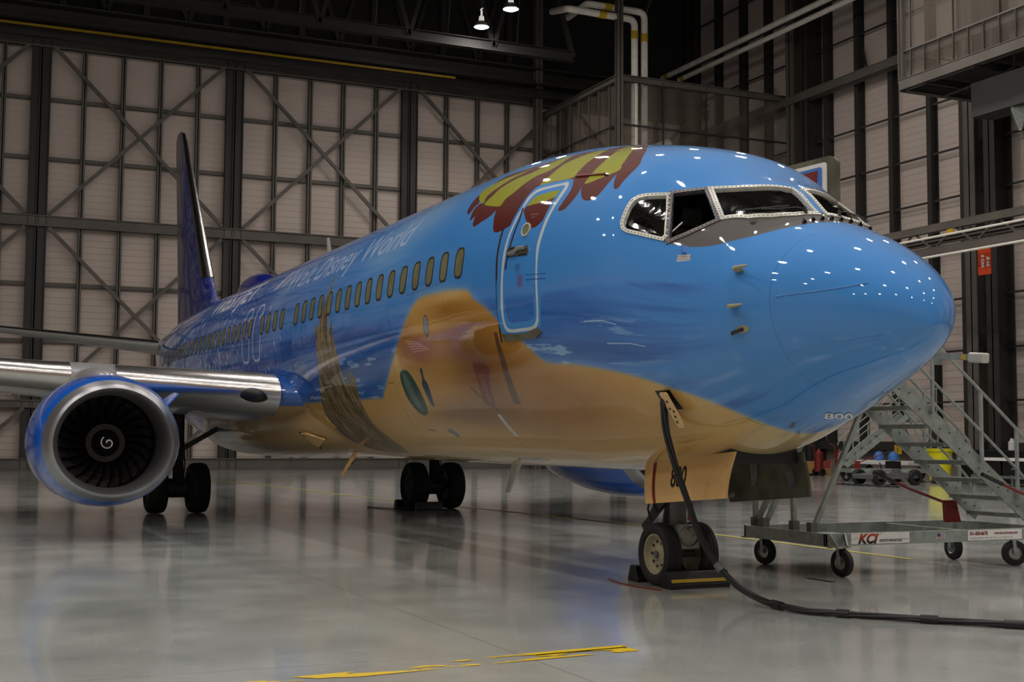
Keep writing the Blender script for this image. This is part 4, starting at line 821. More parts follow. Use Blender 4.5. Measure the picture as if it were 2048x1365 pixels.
mb = MB(); P_ = [gf(.86, v/6) for v in range(7)]; Q_ = [gf(.895, v/6) for v in range(7)]; mb.add([(p[0], p[1]+.004, p[2]) for p in P_+Q_], [(i, i+1, 8+i, 7+i) for i in range(6)]); mb.build('door_stripe', 'red', gd, label='maroon stripe')
mb = MB(); v_, t_ = text_tris('800', .30, 0, .004, .72)
def ond(a, b): 
    u = .66-a/1.74; vv = .66-b/.46; p = gf(u, vv); return (p[0], p[1]+.005, p[2])
mb.add([ond(a, b) for a, b in v_], t_); mb.build('door_number', 'black', gd, label='black number 800')
pd_, pf_ = gdoor(-.42, -1, 'nose_gear_door', 'inner', 2.36, 3.98, 'grubby unpainted inner face of the far nose gear door')
mb = MB(); mb.beam((3.25, -.40, 1.48), (3.30, -.46, 1.12), .05, .03); mb.beam((3.15, -.40, 1.48), (3.30, -.46, 1.14), .04, .02); mb.build('door_hinge_arm', 'gear', pd_)
mb = MB(); mb.beam((2.62, -.40, 1.46), (2.58, -.45, 1.12), .10, .02); mb.build('door_hinge_arm', 'gear', pd_)
mb = MB(); mb.box((2.45, -.40, 1.38), (4.25, .40, 1.66)); mb.build('nose_gear_bay', 'black', PLANE)
# main gear
for sg in (1, -1):
    X0 = 19.44; yc = sg*2.86; G = MB()
    G.tube([(X0, yc, .52), (X0, yc, 1.2)], .09, 14); G.tube([(X0, yc, 1.1), (X0+.05, yc, 2.35)], .14, 16); G.tube([(X0, yc-.45, .525), (X0, yc+.45, .525)], .07, 12); G.tube([(X0, yc-.2, .525), (X0, yc+.2, .525)], .2, 16)
    g = G.build('main_gear_strut', 'gear_dark', PLANE, smooth=True)
    mb = MB(); mb.beam((X0, yc-sg*.1, 1.35), (X0, sg*1.55, 2.05), .10, .10); mb.build('side_brace', 'gear_dark', g)
    mb = MB(); mb.beam((X0-.14, yc, 1.1), (X0-.33, yc, .8), .18, .04); mb.beam((X0-.33, yc, .8), (X0-.1, yc, .56), .18, .04); mb.build('torque_link', 'gear_dark', g)
    mb = MB()
    for k in range(4): mb.tube([(X0-.15, yc-.1+.06*k, 1.5), (X0-.22, yc-.12+.07*k, 1.0), (X0-.2, yc-.1+.06*k, .6), (X0-.15, yc-.1+.07*k, .38)], .014, 6)
    mb.build('brake_hoses', 'black', g)
    mb = MB(); mb.box((X0-.5, sg*3.28-.02, 1.15), (X0+.5, sg*3.28+.02, 2.2)); mb.build('main_gear_door', 'wing', PLANE, bevel=.02)
    for k in (-.43, .43): wheel(PLANE, (X0, yc+k, .525), .525, .40, .27, 'gear', 1 if k > 0 else -1)
# forward port door, standing open
def rot_pt(p): return p
ux = Vector((.905, .425, -.10)).normalized(); uy = Vector((.28, -.60, 0)).normalized(); o0 = Vector((3.97, -2.13, 5.05))
mb = MB()
def dpt(a, b, c): 
    sag = .22*(b/1.83)**2 if 0 else 0
    return o0+ux*a+Vector((0, 0, -1))*b+uy*c+ux*0
def rr(x0, y0, x1, y1, r, n=6):
    P = []
    for cx, cy, s in ((x0+r, y0+r, PI), (x1-r, y0+r, 1.5*PI), (x1-r, y1-r, 0), (x0+r, y1-r, .5*PI)):
        for i in range(n): t = s+i*PI/2/(n-1); P.append((cx+r*math.cos(t), cy+r*math.sin(t)))
    return P
top_slope = .0
slab(mb, [dpt(a, b, 0) for a, b in rr(0, 0, .86, 1.83, .11)], uy, .10); ed = mb.build('entry_door', 'inner', PLANE, label='open forward entry door on the far side')
mb = MB(); slab(mb, [dpt(a, b, -.02) for a, b in rr(.12, .07, .86, 1.8, .04)], uy, .03); mb.build('outer_skin', 'white', ed)
mb = MB(); slab(mb, [dpt(a, b, -.03) for a, b in rr(.18, .12, .86, 1.8, .03)], uy, .02); mb.build('blue_panel', 'sky_blue', ed)
mb = MB(); slab(mb, [dpt(a, b, -.036) for a, b in ((.23, .16), (.86, .16), (.86, .5), (.26, .5))], uy, .01); mb.build('maroon_panel', 'red', ed)
# number under the nose
mb = MB(); v_, t_ = text_tris('800', 1, 0, .02, 1)
xm = max(a for a, b in v_); 
def onb(a, b):
    k = [0, .2, .4, .6, .8, 1.]; f = a/xm; h_ = min(1, max(0, b/.72))
    s0 = np.interp(f, k, [1.414, 1.411, 1.414, 1.437, 1.485, 1.588]); t0 = np.interp(f, k, [-87.2, -90.6, -94.5, -98.7, -104.2, -111.2]); s1 = np.interp(f, k, [1.318, 1.305, 1.299, 1.302, 1.315, 1.341]); t1 = np.interp(f, k, [-83.2, -86.3, -89.8, -93.5, -97.8, -101.9])
    return tuple(sp(s0+(s1-s0)*h_, t0+(t1-t0)*h_, .006))
mb.add([onb(a, b) for a, b in v_], t_); mb.build('nose_number', 'white', PLANE, label='white number 800')
# ------------------------------------------------------------------ the hangar
XB, YW, ZC = 54.0, -31.5, 27.5
KS = (XB+8.653)/(52+8.653)
by = lambda y: 7.776+(y-7.776)*KS+.12
bz = lambda z: 1.63+(z-1.63)*KS
ntrim = [0]
def trim(mb, mater, name=None):
    ntrim[0] += 1; o = mb.build('trim_%d' % ntrim[0], mater); o['kind'] = 'structure'; return o
def struct(mb, name, mater): o = mb.build(name, mater); o['kind'] = 'structure'; return o
mb = MB(); mb.box((-26, YW-.3, -.2), (XB+.3, 36, 0)); struct(mb, 'floor', 'floor')
mb = MB(); mb.box((-26, YW-.3, ZC), (XB+.3, 36, ZC+.2)); struct(mb, 'ceiling', 'ceiling')
mb = MB(); mb.box((XB+.5, YW-.3, 0), (XB+.7, 36, ZC)); struct(mb, 'wall_back', 'ceiling')
mb = MB(); mb.box((-26, YW-.3, 1.4), (XB+.3, YW, ZC)); struct(mb, 'wall_right', 'panel')
mb = MB(); mb.box((-26.3, YW-.3, 0), (-26, 36, ZC)); struct(mb, 'wall_front', 'panel')
mb = MB(); mb.box((-26, 36, 0), (XB+.3, 36.3, ZC)); struct(mb, 'wall_left', 'panel')
mb = MB(); mb.box((-26, YW-.3, 0), (XB+.3, YW+.02, 1.4)); struct(mb, 'wall_base', 'shade')
# sliding hangar doors: each leaf is ribbed cladding behind posts, rails and cross braces
Zt = bz(19.0); Zm = bz(10.92); Zl = bz(2.94); girts = [bz(16.39), bz(13.74), bz(8.18), bz(5.69)]
leaves = [(by(20.3), by(11.76), []), (by(11.76), by(3.21), [by(3.21+1.7*k) for k in (1, 2, 3, 4)]), (by(3.21), by(-5.31), [by(v) for v in (1.56, -.12, -1.77, -3.46)]),
          (by(-5.31), by(-13.93), [by(v) for v in (-7.08, -8.76, -10.39, -12.06)]), (by(-13.93), by(-22.5), [by(v) for v in (-15.74, -17.42, -19.05, -20.8)]), (by(-22.5), YW+.1, [by(-25.2), by(-27.8)])]
leaves[0] = (leaves[0][0], leaves[0][1], [by(11.76+1.7*k) for k in (1, 2, 3, 4)])
for n_, (ya, yb, mids) in enumerate(leaves):
    mb = MB(); mb.box((XB, yb, .0), (XB+.15, ya, Zt+.3)); d = mb.build('door_%d' % (n_+1), 'panel'); d['kind'] = 'structure'
    xf = XB-.55
    for y, wd in ((ya+.02, .17), (yb+.36, .17)):
        mb = MB(); mb.hbeam((xf+.2, y, 0), (xf+.2, y, Zt), wd*1.6, .5, (0, 1, 0), .05); mb.box((xf+.36, y-.1, 0), (XB, y+.1, Zt)); mb.build('post', 'steel_dark', d)
    for y in mids:
        mb = MB(); mb.hbeam((xf+.3, y, 0), (xf+.3, y, Zt), .20, .24, (1, 0, 0), .04); mb.build('post', 'steel', d)
    for z in girts:
        mb = MB(); mb.beam((xf+.42, ya, z), (xf+.42, yb, z), .2, .17); mb.build('rail', 'steel', d)
    for z, h in ((Zm, .5), (Zt, .75), (Zl, .35), (.28, .55)):
        mb = MB(); mb.hbeam((xf+.15, ya, z), (xf+.15, yb, z), .3, h, (0, 0, 1), .05); mb.beam((xf+.10, ya, z), (xf+.10, yb, z), .06, h); mb.build('rail', 'steel', d)
    for z0, z1 in ((Zm+.3, Zt-.3), (Zl+.2, Zm-.3)):
        for a, b, dx in ((ya-.3, yb+.7, 0), (yb+.7, ya-.3, .06)):
            mb = MB(); mb.beam((xf+.0+dx, a, z1), (xf+.0+dx, b, z0), .10, .17); mb.build('brace', 'steel', d)
    for a, b in ((ya-.5, (ya*2+yb)/3), (yb+.5, (ya+2*yb)/3)):
        mb = MB(); mb.beam((xf+.02, a, Zl-.2), (xf+.02, b, .5), .10, .17); mb.build('brace', 'steel', d)
# header over the doors
mb = MB(); mb.hbeam((XB-.9, YW, Zt+.9), (XB-.9, 36, Zt+.9), 1.4, .9, (0, 0, 1), .08); mb.box((XB-1.3, YW, Zt+.55), (XB+.2, 36, Zt+.75)); trim(mb, 'steel_dark')
mb = MB(); mb.beam((XB-1.65, -16.3, 19.80), (XB-1.65, 30, 19.80), .12, .10); trim(mb, 'yellow')
mb = MB(); mb.hbeam((XB-1.5, YW, 19.55), (XB-1.5, 30, 19.55), .3, .42, (0, 0, 1)); trim(mb, 'steel_dark')
mb = MB(); mb.box((XB-.25, YW, Zt+1.3), (XB-.15, 36, ZC)); trim(mb, 'ceiling')
for k in range(14):
    y = by(-19+3.6*k); mb = MB(); mb.beam((XB-.5, y, Zt+1.3), (XB-.5, y, ZC), .3, .3); trim(mb, 'steel_dark')
    mb = MB(); mb.beam((XB-.6, y, ZC-.4), (XB-.6, y+1.8, Zt+1.5), .12, .2); mb.beam((XB-.6, y+3.6, ZC-.4), (XB-.6, y+1.8, Zt+1.5), .12, .2); trim(mb, 'steel_dark')
    mb = MB(); mb.tube([(XB-3.5, y+.6, ZC-1.5), (XB-3.7, y+1.0, Zt+1.2)], .035, 6); trim(mb, 'steel')
# tall free column before the corner
yc = by(-20.35); mb = MB(); mb.hbeam((XB-1.2, yc, 0), (XB-1.2, yc, ZC), .4, .35, (1, 0, 0)); trim(mb, 'steel')
# right wall framing
cols = [53.37, 51.09, 48.72, 46.48, 39.36+2.3, 39.36, 37.06, 34.63, 32.7, 28.4, 26.1, 23.8]
for x in cols:
    mb = MB(); mb.hbeam((x, YW+.22, 1.4), (x, YW+.22, ZC), .26, .42, (0, 1, 0), .04); trim(mb, 'steel_dark')
big = [55.0-.8, 43.2, 31.2, 19.2, 7.2, -4.8, -16.8]
for x in big:
    mb = MB(); mb.hbeam((x+.55, YW+.5, 0), (x+.55, YW+.5, ZC), .6, .9, (0, 1, 0), .06); trim(mb, 'steel')
    mb = MB(); mb.hbeam((x-.55, YW+.5, 0), (x-.55, YW+.5, ZC), .6, .9, (0, 1, 0), .06); trim(mb, 'steel_dark')
for x in [21.5, 17, 14.7, 12.4, 9.7, 5, 2.6, .2, -2.2]:
    mb = MB(); mb.hbeam((x, YW+.22, 1.4), (x, YW+.22, ZC), .26, .42, (0, 1, 0), .04); trim(mb, 'steel_dark')
for z in (3.2, 5.3, 7.45, 9.6, 11.75, 13.78, 15.93, 20.34, 22.5, 24.6):
    mb = MB(); mb.beam((-26, YW+.30, z), (XB, YW+.30, z), .05, .085); trim(mb, 'steel_dark')
mb = MB(); mb.hbeam((-26, YW+.75, 18.19), (XB, YW+.75, 18.19), .5, .42, (0, 0, 1), .05); mb.beam((-26, YW+.95, 18.19), (XB, YW+.95, 18.19), .05, .42); trim(mb, 'steel')
mb = MB(); mb.beam((-26, YW+.25, 1.35), (XB, YW+.25, 1.35), .4, .36); trim(mb, 'steel_dark')
for x in (45.3, 38.1):
    mb = MB(); mb.beam((x, YW+.7, 18.0), (x+.9, YW+.3, 19.6), .08, .12); trim(mb, 'steel_dark')
# roof trusses
for x, z0 in ((47.0, 19.95), (33.0, 22.6), (19.0, 22.6), (5.0, 22.6), (-9.0, 22.6)):
    y_ = -20.3 if x == 47.0 else YW; mb = MB(); mb.hbeam((x, y_, z0), (x, 36, z0), .4, .5); trim(mb, 'ceiling')
    mb = MB(); mb.hbeam((x, YW, ZC-.5), (x, 36, ZC-.5), .35, .35); trim(mb, 'steel_dark')
    y = -20.3 if x == 47.0 else YW+1; k = 0
    while y < 35:
        y2 = y+4.2; mb = MB(); mb.beam((x, y, z0), (x, y+2.1, ZC-.5), .2, .2); mb.beam((x, y+2.1, ZC-.5), (x, y2, z0), .2, .2); trim(mb, 'ceiling'); y = y2
for y in (-24, -14, -4, 6, 16, 26):
    mb = MB(); mb.hbeam((-26, y, ZC-.8), (XB, y, ZC-.8), .3, .6); trim(mb, 'steel_dark')
    for k in range(10):
        x = 50-k*7; mb = MB(); mb.beam((x, y, ZC-.6), (x-3.5, y+.0, 22.4), .12, .12); mb.beam((x-3.5, y, 22.4), (x-7, y, ZC-.6), .12, .12); trim(mb, 'steel_dark')
# high-bay lamps
lp = thing('high_bay_lamp', 'round glowing high-bay lamp, the lower left of the two lit ones in the roof', 'lamp', (0, 0, 0))
mb = MB(); mb.tube([(0, 0, .78), (0, 0, .45)], .05, 8); mb.tube([(-.12, 0, .85), (.12, 0, .85)], .03, 8); mb.lathe([(.5, .11), (.28, .13), (.26, .17)], (0, 0, 0), 'z', 20); mb.build('ballast_housing', 'lampglow', lp, smooth=True)
mb = MB(); mb.tube([(0, 0, .8), (0, 0, 7.0)], .018, 6); mb.build('hanger_rod', 'steel_dark', lp)
mb = MB(); mb.lathe([(.27, .16), (.2, .24), (.05, .34), (0, .36), (0, .33), (.18, .22), (.25, .14)], (0, 0, 0), 'z', 28); mb.build('reflector', 'alu', lp, smooth=True)
mb = MB(); mb.lathe([(.02, .33), (-.04, .22), (-.06, .001)], (0, 0, 0), 'z', 28); mb.build('lens', 'lamp', lp, smooth=True)
spots = [(45.73, -14.96), (42.86, -15.15)]
for x in (-16, -9, -2, 5, 12, 19, 26, 33):
    for y in (-23, -15, -7, 1, 9, 17, 25):
      if not (x > 20 and y > 12 or x > 30 and y > -2): spots.append((x+(.8 if int(y) % 4 == 1 else 0), y))
pass
for i, (x, y) in enumerate(spots):
    o = lp if i == 0 else copy_tree(lp); o.location = (x, y, 20.35)
    if i == 1: o['label'] = 'round glowing high-bay lamp, the upper right of the two lit ones in the roof'
    if i > 1: o['label'] = 'high-bay lamp above the frame, seen only as a glint on the airliner'; o['group'] = 'roof lamps overhead'
# netted cage in the corner
cg = thing('netted_enclosure', 'tall netted enclosure with dusty sheeting in the far corner', 'enclosure', (0, 0, 0))
cx0, cy0, zt_ = 44.6, -21.5, 18.5
mb = MB(); mb.hbeam((cx0, cy0, 10), (cx0, cy0, 23), .3, .3, (1, 0, 0), .04); mb.build('corner_post', 'steel', cg)
for a, b in (((cx0, cy0, zt_), (XB-1, cy0, zt_)), ((cx0, cy0, zt_), (cx0, YW, zt_))): mb = MB(); mb.hbeam(a, b, .25, .3); mb.build('top_rail', 'steel', cg)
for z in (16.3, 14.2, 12.1):
    mb = MB(); mb.beam((cx0, cy0, z), (XB-1, cy0, z), .08, .08); mb.beam((cx0, cy0, z), (cx0, YW, z), .08, .08); mb.build('mid_rail', 'steel_dark', cg)
for k in range(9): x = cx0+1.05*(k+1)-.1; mb = MB(); mb.beam((x, cy0, 10), (x, cy0, zt_), .05, .05); mb.build('upright', 'steel', cg)
for k in range(3): y = cy0-2.4*(k+1); mb = MB(); mb.beam((cx0, y, 10), (cx0, y, zt_), .06, .06); mb.build('upright', 'steel_dark', cg)
def wav(u, v, a, b): 
    return (a[0]+(b[0]-a[0])*u+(.05*math.sin(u*55) if a[1] != b[1] else 0), a[1]+(b[1]-a[1])*u+(.06*math.sin(u*48+v*2) if a[0] != b[0] else 0), 10+(zt_-10)*v)
mb = MB(); mb.grid(lambda u, v: wav(u, v, (cx0, cy0-.1), (XB-1, cy0-.1)), 90, 8); mb.build('net_side', 'net', cg, smooth=True)
mb = MB(); mb.grid(lambda u, v: wav(u, v, (cx0+.1, cy0), (cx0+.1, YW)), 80, 8); mb.build('net_front', 'net', cg, smooth=True)
mb = MB(); mb.box((cx0, YW, 9.7), (XB-1, cy0, 10)); mb.build('deck', 'steel_dark', cg)
for x in (cx0+.3, XB-2): mb = MB(); mb.hbeam((x, cy0-.3, 0), (x, cy0-.3, 9.7), .35, .35, (1, 0, 0), .04); mb.build('support_post', 'steel_dark', cg)
# lagged ducts and tanks inside it
mb = MB(); mb.tube([(46, -25, 16.0), (53, -25, 16.0)], .22, 12); mb.tube([(46, -25, 15.2), (53, -25, 15.2)], .15, 12); mb.tube([(46, -25, 16), (46, -25, 10)], .22, 12); tag(mb.build('lagged_duct', 'pipe', smooth=True), 'white lagged duct behind the netting of the corner enclosure', 'duct')
for p, lb in (((47.3, -23.6), 'rounded pale tank standing behind the side netting'), ((45.6, -26.8), 'rounded pale tank standing behind the front netting')):
    mb = MB(); mb.lathe([(0, .6), (3.6, .62), (4.3, .45), (4.6, .12), (4.9, .1)], (p[0], p[1], 10), 'z', 20); tag(mb.build('tank', 'shade', smooth=True), lb, 'tank')
# pipe loops and long pipe runs
def pipe(pts, r, lab, bands=()):
    t = thing('pipe', lab, 'pipe'); P = [Vector(p) for p in pts]; sm = [P[0]]
    for i in range(1, len(P)-1):
        a, b, c = P[i-1], P[i], P[i+1]; r0 = min(.35, (b-a).length/2.2, (c-b).length/2.2); p1 = b+(a-b).normalized()*r0; p2 = b+(c-b).normalized()*r0
        for k in range(6): s = k/5; sm.append(p1*(1-s)**2+b*2*s*(1-s)+p2*s*s)
    sm.append(P[-1]); mb = MB(); mb.tube(sm, r, 14); mb.build('pipe_run', 'pipe', t, smooth=True)
    for a, b in bands: mb = MB(); mb.tube([a, b], r*1.08, 14); mb.build('pipe_marker', 'yellow', t, smooth=True)
    return t
pipe([(48.5, -19.9, 22.6), (44.8, -18.9, 21.5), (44.8, -22.45, 21.45), (44.8, -22.45, 13.5)], .165, 'white lagged pipe loop with the lower bend, dropping into the enclosure', [((44.8, -20.5, 21.47), (44.8, -20.9, 21.46)), ((44.8, -22.45, 20.9), (44.8, -22.45, 20.5))])
pipe([(49.0, -21.0, 22.6), (45.0, -20.0, 21.95), (45.0, -23.1, 21.95), (45.0, -23.1, 13.5)], .165, 'white lagged pipe loop with the upper bend, dropping into the enclosure', [((45, -20.9, 21.96), (45, -21.3, 21.95)), ((45, -23.1, 20.9), (45, -23.1, 20.5))])
pipe([(55.5-1.6, YW+2.2, 21.68), (8, YW+2.2, 21.74)], .15, 'long white pipe along the right wall, the upper of two', [((53.4, YW+2.2, 21.68), (53.0, YW+2.2, 21.68))])
pipe([(52.0, YW+2.2, 21.15), (8, YW+2.2, 21.25)], .13, 'long white pipe along the right wall, the lower of two', [((51.8, YW+2.2, 21.15), (51.4, YW+2.2, 21.15))])
# upper right work platform
pf = thing('work_platform', 'elevated work platform with railing and netting at upper right', 'platform')
xa, xb_, y0 = 14.0, 30.41, -26.0
mb = MB(); mb.hbeam((xa, y0, 15.15), (xb_, y0, 15.15), .3, .42); mb.beam((xa, y0+.1, 15.15), (xb_, y0+.1, 15.15), .06, .42); mb.build('edge_beam', 'steel', pf)
mb = MB(); mb.hbeam((xb_, y0, 15.15), (xb_, YW, 15.15), .3, .42); mb.build('end_beam', 'steel', pf)
mb = MB(); mb.box((xa, YW, 15.3), (xb_, y0, 15.38)); mb.build('deck', 'steel_dark', pf)
mb = MB(); mb.hbeam((xb_-.05, y0, 15.2), (xb_-.05, y0, 23), .22, .22, (1, 0, 0)); mb.build('corner_post', 'steel', pf)
mb = MB(); mb.beam((xa, y0, 16.45), (xb_, y0, 16.45), .06, .06); mb.beam((xb_, y0, 16.45), (xb_, YW, 16.45), .06, .06); mb.build('handrail', 'steel', pf)
for k in range(22): x = xb_-.75*(k+1)+.2; mb = MB(); mb.beam((x, y0, 15.35), (x, y0, 16.45 if k % 3 else 20), .05, .05); mb.build('baluster', 'steel_dark', pf)
mb = MB(); mb.grid(lambda u, v: (xa+(xb_-xa)*u, y0-.06, 15.4+6*v), 30, 4); mb.build('net', 'net', pf)
for x in (29.0, 26.5, 24, 21.5): mb = MB(); mb.beam((x, y0, 15.0), (x, YW, 15.0), .15, .25); mb.build('joist', 'steel_dark', pf)
mb = MB(); mb.tube([(30.0, -27.6, 14.8), (26.6, -27.2, 14.75), (25.7, -27, 14.8), (25.7, -27, 15.2)], .05, 8); mb.build('conduit', 'steel', pf, smooth=True)
dk = thing('steel_box_girder', 'dark green-grey box girder below the work platform', 'girder'); mb = MB(); mb.box((14, -27.6, 13.3), (27.4, -26.6, 14.55)); mb.build('girder', 'steel_dark', dk)
for i, (x, z) in enumerate(((25.6, 13.0), (24.9, 12.0), (23.9, 13.1))):
    mb = MB(); mb.lathe([(0, .42), (.25, .42), (.95, .08), (1.0, .08)], (0, 0, 0), 'z', 4); mb.v = [(a+x, b-27.1, -c+z+.5) for a, b, c in mb.v]; mb.build('bracket', 'galv', dk)
# gangway truss behind the nose
tr = thing('gangway_truss', 'long steel gangway truss running behind the nose with pipes', 'gangway'); ya = -26.0
for z, w_ in ((9.4, .28), (8.55, .30)): mb = MB(); mb.hbeam((12, ya, z), (33, ya, z), .22, w_); mb.beam((12, ya+.08, z), (33, ya+.08, z), .05, w_*.9); mb.build('chord', 'steel', tr)
for z in (9.25, 9.4): mb = MB(); mb.hbeam((12, ya-1.2, z-.15), (33, ya-1.2, z-.15), .2, .15); mb.build('chord', 'steel', tr)
for k in range(10): x = 33-k*2.1; mb = MB(); mb.beam((x, ya, 8.6), (x-1.05, ya, 9.35), .05, .07); mb.beam((x-1.05, ya, 9.35), (x-2.1, ya, 8.6), .05, .07); mb.build('web', 'steel', tr)
for y, z in ((ya+.35, 9.0), (ya+.3, 8.3)): mb = MB(); mb.tube([(12, y, z+.02), (33, y, z)], .045, 8); mb.build('rail_pipe', 'pipe', tr, smooth=True)
mb = MB(); mb.box((27.6, ya+.12, 9.08), (27.9, ya+.2, 9.22)); mb.build('marker_tag', 'yellow', tr)
sg_ = thing('hanging_sign', 'orange hanging board with white lettering in two columns', 'sign'); 
mb = MB(); slab(mb, [Vector((28.65, -28.02, z)) for z in ()] or [Vector((27.88, -27.25, 7.62)), Vector((27.25, -27.25, 7.62)), Vector((27.25, -27.25, 8.70)), Vector((27.88, -27.25, 8.70))], Vector((0, 1, 0)), .03); mb.build('board', 'orange', sg_)
mb = MB(); 
for xx, txt in ((27.64, 'NO 2'), (27.38, '24 R')):
    text_mesh(mb, txt, .19, (xx+.06, -27.215, 7.90), (0, 0, 1), (-1, 0, 0), bold=.012)
mb.build('lettering', 'white', sg_)
for x in (27.35, 27.8): mb = MB(); mb.tube([(x, -27.235, 8.68), (x, -27.235, 9.12)], .01, 6); mb.build('cable', 'black', sg_)
# painted floor markings
def strip(pts, wd, mater, name='floor_line'):
    P = [Vector(p) for p in smooth_poly(pts, 8, False)] if len(pts) > 2 else [Vector(p) for p in pts]; mb = MB(); vs = []
    for i, p in enumerate(P):
        d = (P[min(i+1, len(P)-1)]-P[max(i-1, 0)]).normalized(); n = Vector((-d.y, d.x))*wd/2; vs += [(p.x+n.x, p.y+n.y, .004), (p.x-n.x, p.y-n.y, .004)]
    mb.add(vs, [(2*i, 2*i+1, 2*i+3, 2*i+2) for i in range(len(P)-1)]); o = mb.build(name, mater); o['kind'] = 'structure'; return o
strip([(5.6, -4.62), (7.45, -4.61), (10.44, -4.57), (16, -4.2), (26.25, -3.02), (34.7, -2.6), (40, -1.4)], .13, 'line'); strip([(47, -10), (42, -4), (39.5, -.5), (38, 3), (37, 9)], .10, 'line')
strip([(.02, 6.6), (.10, 5.2), (.24, 4.0), (.36, 2.7)], .20, 'line_worn'); strip([(.30, 4.2), (.42, 3.4), (.50, 2.5)], .12, 'line_worn')
# ------------------------------------------------------------------ rolling maintenance stand (local origin at the middle of its base)
OX, OY = 4.95, -3.75
def castor(t, x, y, ang, lab=None):
    c, s = math.cos(ang), math.sin(ang); R = .165
    mb = MB(); h = .04
    mb.lathe([(-h, .085), (-h*1.1, .12), (-h*.8, R*.97), (-h*.3, R), (h*.3, R), (h*.8, R*.97), (h*1.1, .12), (h, .085)], (0, 0, 0), 'y', 30)
    mt = Matrix.Translation((x, y, R)) @ Matrix.Rotation(ang, 4, 'Z'); mb.xf(mt); ty = mb.build('castor_tyre', 'rubber', t, smooth=True)
    mb = MB(); mb.lathe([(-h*.9, .088), (-h*.5, .075), (-h*.5, .03), (-h*1.0, .028), (-h*1.0, .001)], (0, 0, 0), 'y', 24); mb.lathe([(h*.9, .088), (h*.5, .075), (h*.5, .03), (h*1.0, .028), (h*1.0, .001)], (0, 0, 0), 'y', 24); mb.xf(mt); mb.build('castor_hub', 'alu', ty, smooth=True)
    mb = MB()
    for k in (-1, 1): mb.beam((0, k*.058, -.01), (.02, k*.058, .19), .045, .008, (0, 1, 0))
    mb.box((-.05, -.065, .175), (.07, .065, .19)); mb.tube([(0, -.07, 0), (0, .07, 0)], .014, 8); mb.xf(mt); mb.build('castor_fork', 'galv', ty)
